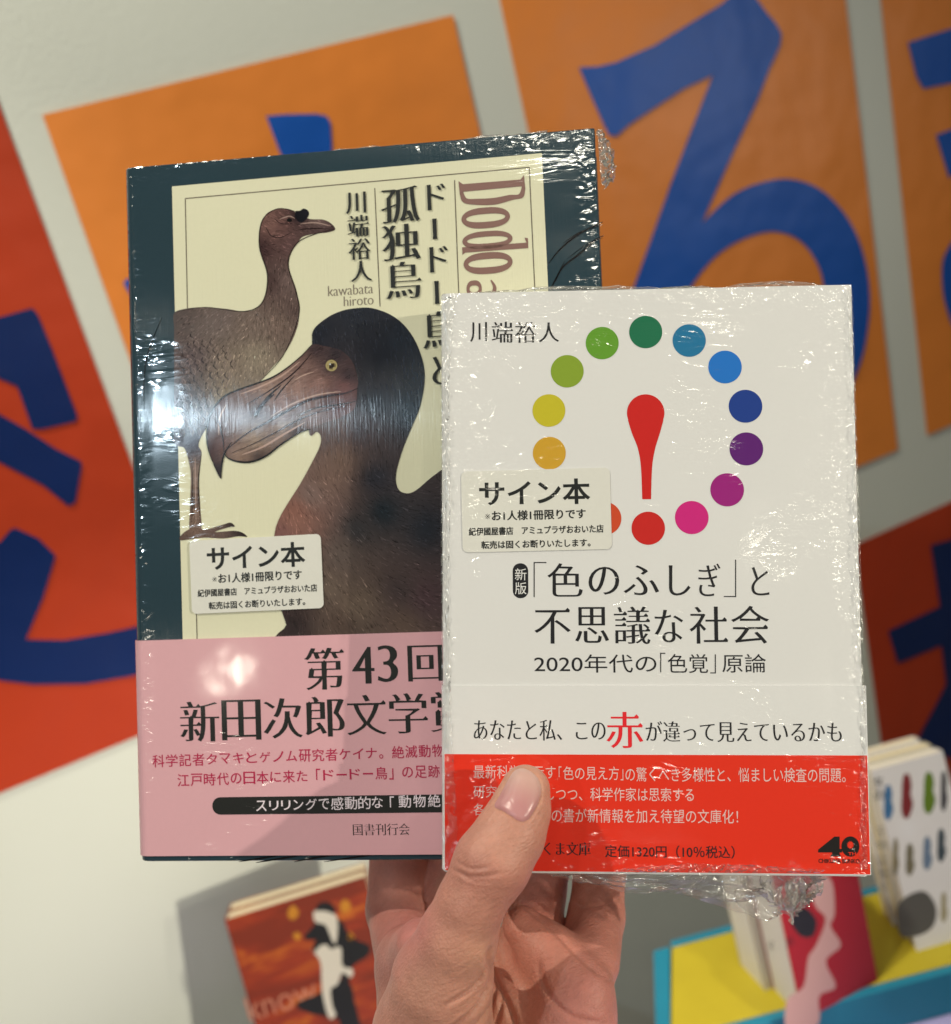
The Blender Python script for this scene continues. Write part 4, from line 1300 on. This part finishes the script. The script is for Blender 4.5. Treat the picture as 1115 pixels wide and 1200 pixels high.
thumb = [hp(616, 926, .2778, 6.1), hp(610, 950, .2765, 7.2), hp(598, 978, .2748, 8.3), hp(577, 1012, .2725, 9.1), hp(551, 1060, .2722, 8.0), hp(537, 1098, .2745, 9.4), hp(519, 1148, .2795, 12.2), hp(508, 1210, .2870, 15.0), hp(530, 1300, .300, 16.5)]
web = [hp(497, 1110, .296, 7.6), hp(482, 1128, .310, 8.8), hp(492, 1210, .308, 11.5)]
fing = [
    [hp(482, 1135, .320, 9.6), hp(466, 1066, .340, 9.1), hp(468, 980, .3490, 8.8), hp(498, 900, .3500, 8.0), hp(520, 850, .3500, 6.8)],
    [hp(545, 1118, .327, 10.0), hp(528, 1040, .346, 9.2), hp(560, 940, .3490, 8.8), hp(580, 860, .3490, 8.0), hp(588, 806, .3490, 6.8)],
    [hp(622, 1112, .326, 9.4), hp(629, 1048, .3400, 8.4), hp(648, 960, .3455, 8.2), hp(660, 890, .3465, 7.6), hp(664, 840, .3475, 6.6)],
    [hp(690, 1128, .316, 8.6), hp(699, 1075, .3270, 7.9), hp(703, 1020, .3365, 7.5), hp(700, 955, .3420, 7.1), hp(694, 910, .3440, 6.0)]]
fing = [c[:1] + [(p[0] * 1.018, p[1] * 1.018, p[2] * 1.018, p[3] * 1.018) for p in c[1:]] for c in fing]
palm = [[hp(485, 1135, .320, 9.6), hp(550, 1340, .316, 17)], [hp(550, 1128, .326, 10.5), hp(575, 1340, .318, 18)], [hp(624, 1128, .324, 10), hp(606, 1340, .318, 18)],
        [hp(672, 1148, .313, 9.6), hp(669, 1190, .308, 11.6), hp(655, 1240, .308, 14.0), hp(640, 1340, .314, 15)],
        [hp(590, 1340, .318, 22), hp(590, 1480, .322, 25)], [hp(600, 1180, .314, 9), hp(610, 1260, .312, 12)], [hp(648, 1122, .311, 6.5), hp(688, 1158, .305, 6.2)], [hp(612, 1085, .315, 5.5), hp(640, 1112, .312, 6.5)]]
STEP = 0.0008
lo = np.array([-0.048, 0.042, 0.255]); hi = np.array([0.052, 0.205, 0.375])
dims = np.ceil((hi - lo) / STEP).astype(int)
gx = (lo[0] + STEP * np.arange(dims[0])).astype(np.float32)[:, None, None]
gy = (lo[1] + STEP * np.arange(dims[1])).astype(np.float32)[None, :, None]
gz = (lo[2] + STEP * np.arange(dims[2])).astype(np.float32)[None, None, :]


def cone(a, b):
    ab = np.array(b[:3]) - np.array(a[:3])
    L2 = float(ab @ ab)
    t = ((gx - a[0]) * ab[0] + (gy - a[1]) * ab[1] + (gz - a[2]) * ab[2]) / L2
    t = np.clip(t, 0, 1)
    d = np.sqrt((gx - a[0] - ab[0] * t) ** 2 + (gy - a[1] - ab[1] * t) ** 2 + (gz - a[2] - ab[2] * t) ** 2)
    return (d - (a[3] + (b[3] - a[3]) * t)).astype(np.float32)


def smin(a, b, k):
    h = np.clip(0.5 + 0.5 * (b - a) / k, 0, 1)
    return b + (a - b) * h - k * h * (1 - h)


def chain(c, k=0.003):
    d = None
    for a, b in zip(c[:-1], c[1:]):
        q = cone(a, b)
        d = q if d is None else smin(d, q, k)
    return d


pd = None
for c in palm:
    q = chain(c, 0.004)
    pd = q if pd is None else smin(pd, q, 0.006)
pd = smin(pd, chain(web, 0.004), 0.008)
D = None
for c in fing:
    q = smin(pd, chain(c, 0.002), 0.0022)
    D = q if D is None else np.minimum(D, q)
D = smin(D, chain(thumb, 0.0016), 0.0042)


def surface_nets(d):
    ins = d < 0
    c = np.zeros(tuple(np.array(d.shape) - 1), np.int8)
    sl = lambda o: tuple(slice(o[k], d.shape[k] - 1 + o[k]) for k in range(3))
    offs = [(i, j, k) for i in (0, 1) for j in (0, 1) for k in (0, 1)]
    for o in offs:
        c += ins[sl(o)]
    act = (c > 0) & (c < 8)
    ids = -np.ones(act.shape, np.int64)
    cells = np.argwhere(act)
    ids[act] = np.arange(len(cells))
    acc = np.zeros((len(cells), 3)); cnt = np.zeros(len(cells))
    for a in offs:
        for ax in range(3):
            if a[ax] == 0:
                b = list(a); b[ax] = 1
                da = d[tuple((cells + a).T)]; db = d[tuple((cells + b).T)]
                m = (da < 0) != (db < 0)
                t = np.where(m, da / np.where(m, da - db, 1), 0)
                p = np.repeat(np.array([a], float), len(cells), 0); p[:, ax] = t
                acc[m] += p[m]; cnt[m] += 1
    verts = cells + acc / cnt[:, None]
    faces = []
    for ax in range(3):
        u, v_ = [(1, 2), (2, 0), (0, 1)][ax]
        s0 = [slice(None)] * 3; s1 = [slice(None)] * 3
        s0[ax] = slice(0, -1); s1[ax] = slice(1, None)
        ch = ins[tuple(s0)] != ins[tuple(s1)]
        e = np.argwhere(ch)
        e = e[(e[:, u] > 0) & (e[:, v_] > 0) & (e[:, u] < d.shape[u] - 1) & (e[:, v_] < d.shape[v_] - 1)]
        q = []
        for du, dv in ((1, 1), (0, 1), (0, 0), (1, 0)):
            k = e.copy(); k[:, u] -= du; k[:, v_] -= dv
            q.append(ids[tuple(k.T)])
        q = np.stack(q, 1)
        fl = ins[tuple(e.T)]
        q[~fl] = q[~fl][:, ::-1]
        faces.append(q)
    return verts, np.concatenate(faces)


hv, hf = surface_nets(D)
hv = lo + hv * STEP
keep = (hf >= 0).all(1)
hf = hf[keep]


def vnormals(v, f):
    n = np.cross(v[f[:, 2]] - v[f[:, 0]], v[f[:, 3]] - v[f[:, 1]])
    o = np.zeros_like(v)
    for k in range(4):
        np.add.at(o, f[:, k], n)
    return o / np.maximum(np.linalg.norm(o, axis=1), 1e-12)[:, None]


def relax(v, f, it, lam=0.5):
    for _ in range(it):
        s = np.zeros_like(v); c = np.zeros(len(v))
        for a, b in ((0, 1), (1, 2), (2, 3), (3, 0)):
            np.add.at(s, f[:, a], v[f[:, b]]); np.add.at(c, f[:, a], 1)
            np.add.at(s, f[:, b], v[f[:, a]]); np.add.at(c, f[:, b], 1)
        v = v + lam * (s / np.maximum(c, 1)[:, None] - v)
    return v


hv = relax(hv, hf, 4)


def refine(v, f):
    e = np.concatenate([np.sort(f[:, [a, b]], 1) for a, b in ((0, 1), (1, 2), (2, 3), (3, 0))])
    key = e[:, 0] * len(v) + e[:, 1]
    uq, inv = np.unique(key, return_inverse=True)
    mid = (v[uq // len(v)] + v[uq % len(v)]) / 2
    cen = v[f].mean(1)
    n, m = len(v), len(f)
    em = n + inv.reshape(4, m).T
    fc = n + len(uq) + np.arange(m)
    nf_ = np.concatenate([np.stack([f[:, k], em[:, k], fc, em[:, (k + 3) % 4]], 1) for k in range(4)])
    return np.concatenate([v, mid, cen]), nf_


hv, hf = refine(hv, hf)
hv = relax(hv, hf, 3)
nrm = vnormals(hv, hf)
if (nrm * (hv - hv.mean(0))).sum() < 0:
    hf = hf[:, ::-1]
    nrm = -nrm


def to_px(v):
    return np.stack([v[:, 0] / v[:, 2] * F + 557.5, v[:, 1] / v[:, 2] * F + 600], 1)


def seg_dist(p, pts):
    best = np.full(len(p), 1e9); tpos = np.zeros(len(p))
    L = len(pts) - 1
    for i in range(L):
        a, b = np.array(pts[i], float), np.array(pts[i + 1], float)
        ab = b - a
        t = np.clip(((p - a) @ ab) / (ab @ ab), 0, 1)
        d = np.linalg.norm(p - a - t[:, None] * ab, axis=1)
        m = d < best
        best[m] = d[m]; tpos[m] = (i + t[m]) / L
    return best, tpos


pxy = to_px(hv)
view = hv / np.linalg.norm(hv, axis=1)[:, None]
front = np.clip(-(nrm * view).sum(1) * 2.5, 0, 1)
near = hv[:, 2] < 0.318
nail_out = spline([(580, 945), (590, 950.5), (601, 957.5), (609.5, 962.5), (617, 961.5), (622.5, 956), (627.5, 947.5), (633, 935), (634, 923), (629.4, 911), (621, 904), (612, 901), (602.6, 904.5), (594.5, 917), (586, 933)], 5)
# creases and folds, as they run over the skin: polyline, half width px, depth mm (+ = groove)
folds = [
    (spline([(603, 1052), (620, 1066), (640, 1082), (657, 1098), (675, 1117), (695, 1135), (718, 1152)], 4, False), 3.4, 0.55, False),
    (spline([(577, 1108), (574, 1128), (583, 1152), (596, 1180), (606, 1210)], 4, False), 3.4, 1.3, False),
    (spline([(574, 1140), (572, 1160), (560, 1180), (540, 1198), (520, 1210)], 4, False), 2.2, 1.1, True),
    (spline([(580, 1152), (579, 1170), (568, 1192), (552, 1210)], 4, False), 2.1, 1.0, True),
    (spline([(587, 1166), (587, 1184), (580, 1205)], 4, False), 2.2, 0.8, True),
    (spline([(573, 1128), (562, 1150), (545, 1165), (520, 1180)], 4, False), 2.0, 0.7, True),
    (spline([(632, 1122), (634, 1145), (648, 1172), (672, 1192), (712, 1200)], 4, False), 3.2, 0.5, True),
    (spline([(526, 1016), (545, 1026), (565, 1028), (590, 1022)], 4, False), 2.0, 0.30, True),
    (spline([(533, 1008), (552, 1018), (575, 1016)], 4, False), 1.6, 0.22, True),
    (spline([(540, 1024), (556, 1033), (578, 1033)], 4, False), 1.6, 0.22, True),
    (spline([(672, 1055), (690, 1062), (715, 1058), (732, 1048)], 4, False), 2.4, 0.35, False),
    (nail_out + nail_out[:1], 1.6, 0.28, True),
]
disp = np.zeros(len(hv))
for pl_, wpx, dep, nr in folds:
    d, t = seg_dist(pxy, pl_)
    fade = 1.0 if pl_[0] == pl_[-1] else np.clip(np.minimum(t, 1 - t) * 6, 0, 1)
    g = np.exp(-(d / wpx) ** 2) - 0.18 * np.exp(-((d - 2.6 * wpx) / (1.4 * wpx)) ** 2)
    disp -= dep / 1000 * g * front * fade * np.where(near | (not nr), 1, 0)
hv = hv + nrm * disp[:, None]
# skin tone: warm ivory, pinker on the finger pads, knuckle folds and the edge of the palm
tone = [(600, 915, (205, 158, 126)), (590, 990, (200, 152, 124)), (560, 1030, (186, 134, 110)), (545, 1060, (190, 140, 114)), (530, 1110, (194, 146, 118)), (500, 1160, (192, 146, 118)), (560, 1120, (204, 156, 124)), (450, 1120, (182, 134, 116)), (480, 1090, (196, 134, 118)), (610, 1090, (200, 140, 114)), (640, 1130, (194, 136, 112)), (690, 1170, (204, 142, 120)), (700, 1195, (208, 142, 122)), (705, 1080, (198, 138, 114)), (630, 1060, (190, 128, 106)), (580, 1185, (202, 152, 120)), (610, 1150, (200, 144, 116))]
cc = idw([(a, b, c) for a, b, c in tone], pxy[:, 0], pxy[:, 1]) * np.array([0.75, 0.63, 0.58])
me = bpy.data.meshes.new('hand')
wv_ = [tuple(wpt(v)) for v in hv]
base = wpt(ray(590, 1480) * 0.322)
me.from_pydata([tuple(Vector(v) - base) for v in wv_], [], hf.tolist())
me.update()
me.polygons.foreach_set('use_smooth', [True] * len(me.polygons))
at = me.color_attributes.new('Col', 'FLOAT_COLOR', 'POINT')
at.data.foreach_set('color', np.concatenate([np.clip(cc, 0, 1), np.ones((len(cc), 1))], 1).astype(np.float32).ravel())


def skin_mat():
    m, nt, b = new_mat('skin')
    tc = N(nt, 'ShaderNodeTexCoord')
    ob = tc.outputs['Object']
    at_ = N(nt, 'ShaderNodeVertexColor'); at_.layer_name = 'Col'
    n1 = noise_node(nt, ob, 160.0, 4.0, 0.6)
    n2 = noise_node(nt, ob, 900.0, 3.0, 0.6)
    f = math_node(nt, 'MULTIPLY_ADD', n1, 0.44, math_node(nt, 'MULTIPLY_ADD', n2, 0.22, 0.66))
    mx = N(nt, 'ShaderNodeVectorMath', operation='SCALE')
    nt.links.new(at_.outputs[0], mx.inputs[0]); nt.links.new(f, mx.inputs['Scale'])
    nt.links.new(mx.outputs[0], b.inputs['Base Color'])
    b.inputs['Roughness'].default_value = 0.46
    b.inputs['Specular IOR Level'].default_value = 0.38
    b.inputs['Subsurface Weight'].default_value = 0.22
    b.inputs['Subsurface Radius'].default_value = (1.0, 0.36, 0.20)
    b.inputs['Subsurface Scale'].default_value = 0.0030
    vo = N(nt, 'ShaderNodeTexVoronoi'); vo.feature = 'DISTANCE_TO_EDGE'
    vo.inputs['Scale'].default_value = 1.0
    mp = N(nt, 'ShaderNodeMapping'); mp.inputs['Scale'].default_value = (900, 1500, 1000)
    nt.links.new(ob, mp.inputs[0]); nt.links.new(mp.outputs[0], vo.inputs['Vector'])
    wv2 = noise_node(nt, ob, 1.0, 3.0, 0.6, ((260, 900, 900), math.radians(20)))
    hsum = math_node(nt, 'MULTIPLY_ADD', vo.outputs[0], 0.5, math_node(nt, 'MULTIPLY', wv2, 1.0))
    bp = N(nt, 'ShaderNodeBump'); bp.inputs['Distance'].default_value = 0.00032; bp.inputs['Strength'].default_value = 0.9
    nt.links.new(hsum, bp.inputs['Height'])
    nt.links.new(bp.outputs[0], b.inputs['Normal'])
    return m


me.materials.append(skin_mat())
hand = bpy.data.objects.new('hand', me)
hand.location = base
link(hand, None, 'bare left hand gripping both books from below, thumb in front of the red band', 'person')

# thumb nail: follows the skin under it, slightly domed
bvh = BVHTree.FromPolygons([Vector(v) for v in hv], hf.tolist())
cx_, cy_ = np.mean(np.array(nail_out), 0)
V, Fc, Cn = [], [], []
rings = 9
for k in range(rings + 1):
    s = k / rings
    for (x, y) in nail_out:
        px_, py_ = cx_ + (x - cx_) * s, cy_ + (y - cy_) * s
        hit, n_, _, _ = bvh.ray_cast(Vector((0, 0, 0)), ray(px_, py_).normalized())
        while hit is None or n_.dot(hit) / hit.length > -0.22:
            px_, py_ = cx_ + 4 + (px_ - cx_ - 4) * 0.94, cy_ + (py_ - cy_) * 0.94
            hit, n_, _, _ = bvh.ray_cast(Vector((0, 0, 0)), ray(px_, py_).normalized())
        q = hit + n_ * (0.00042 * (1 - s ** 3) + 0.00012)
        V.append(Vector(wpt(q)) - base)
        tip = (px_ - 592) * 0.36 - (py_ - 952) * 0.93        # distance towards the free edge
        lun = np.clip((tip - 12) / 32, 0, 1) ** 1.3
        cA = np.array(A(172, 118, 106)); cB = np.array(A(182, 142, 120))
        Cn.append(cA * (1 - lun) + cB * lun)
M_ = len(nail_out)
for k in range(rings):
    for i in range(M_):
        Fc.append([k * M_ + i, k * M_ + (i + 1) % M_, (k + 1) * M_ + (i + 1) % M_, (k + 1) * M_ + i])
mn_, nt, b = new_mat('fingernail')
at_ = N(nt, 'ShaderNodeVertexColor'); at_.layer_name = 'Col'
nt.links.new(at_.outputs[0], b.inputs['Base Color'])
b.inputs['Roughness'].default_value = 0.30
b.inputs['Subsurface Weight'].default_value = 0.15
b.inputs['Subsurface Radius'].default_value = (1.0, 0.4, 0.25)
b.inputs['Subsurface Scale'].default_value = 0.002
tc = N(nt, 'ShaderNodeTexCoord')
bp = N(nt, 'ShaderNodeBump'); bp.inputs['Distance'].default_value = 0.00005
nt.links.new(noise_node(nt, tc.outputs['Object'], 1.0, 2.0, 0.5, ((1500, 120, 200), math.radians(-25))), bp.inputs['Height'])
nt.links.new(bp.outputs[0], b.inputs['Normal'])
nail = mesh_obj('thumbnail', V, Fc, mn_, hand, True)
at = nail.data.color_attributes.new('Col', 'FLOAT_COLOR', 'POINT')
at.data.foreach_set('color', np.concatenate([np.array(Cn), np.ones((len(Cn), 1))], 1).astype(np.float32).ravel())
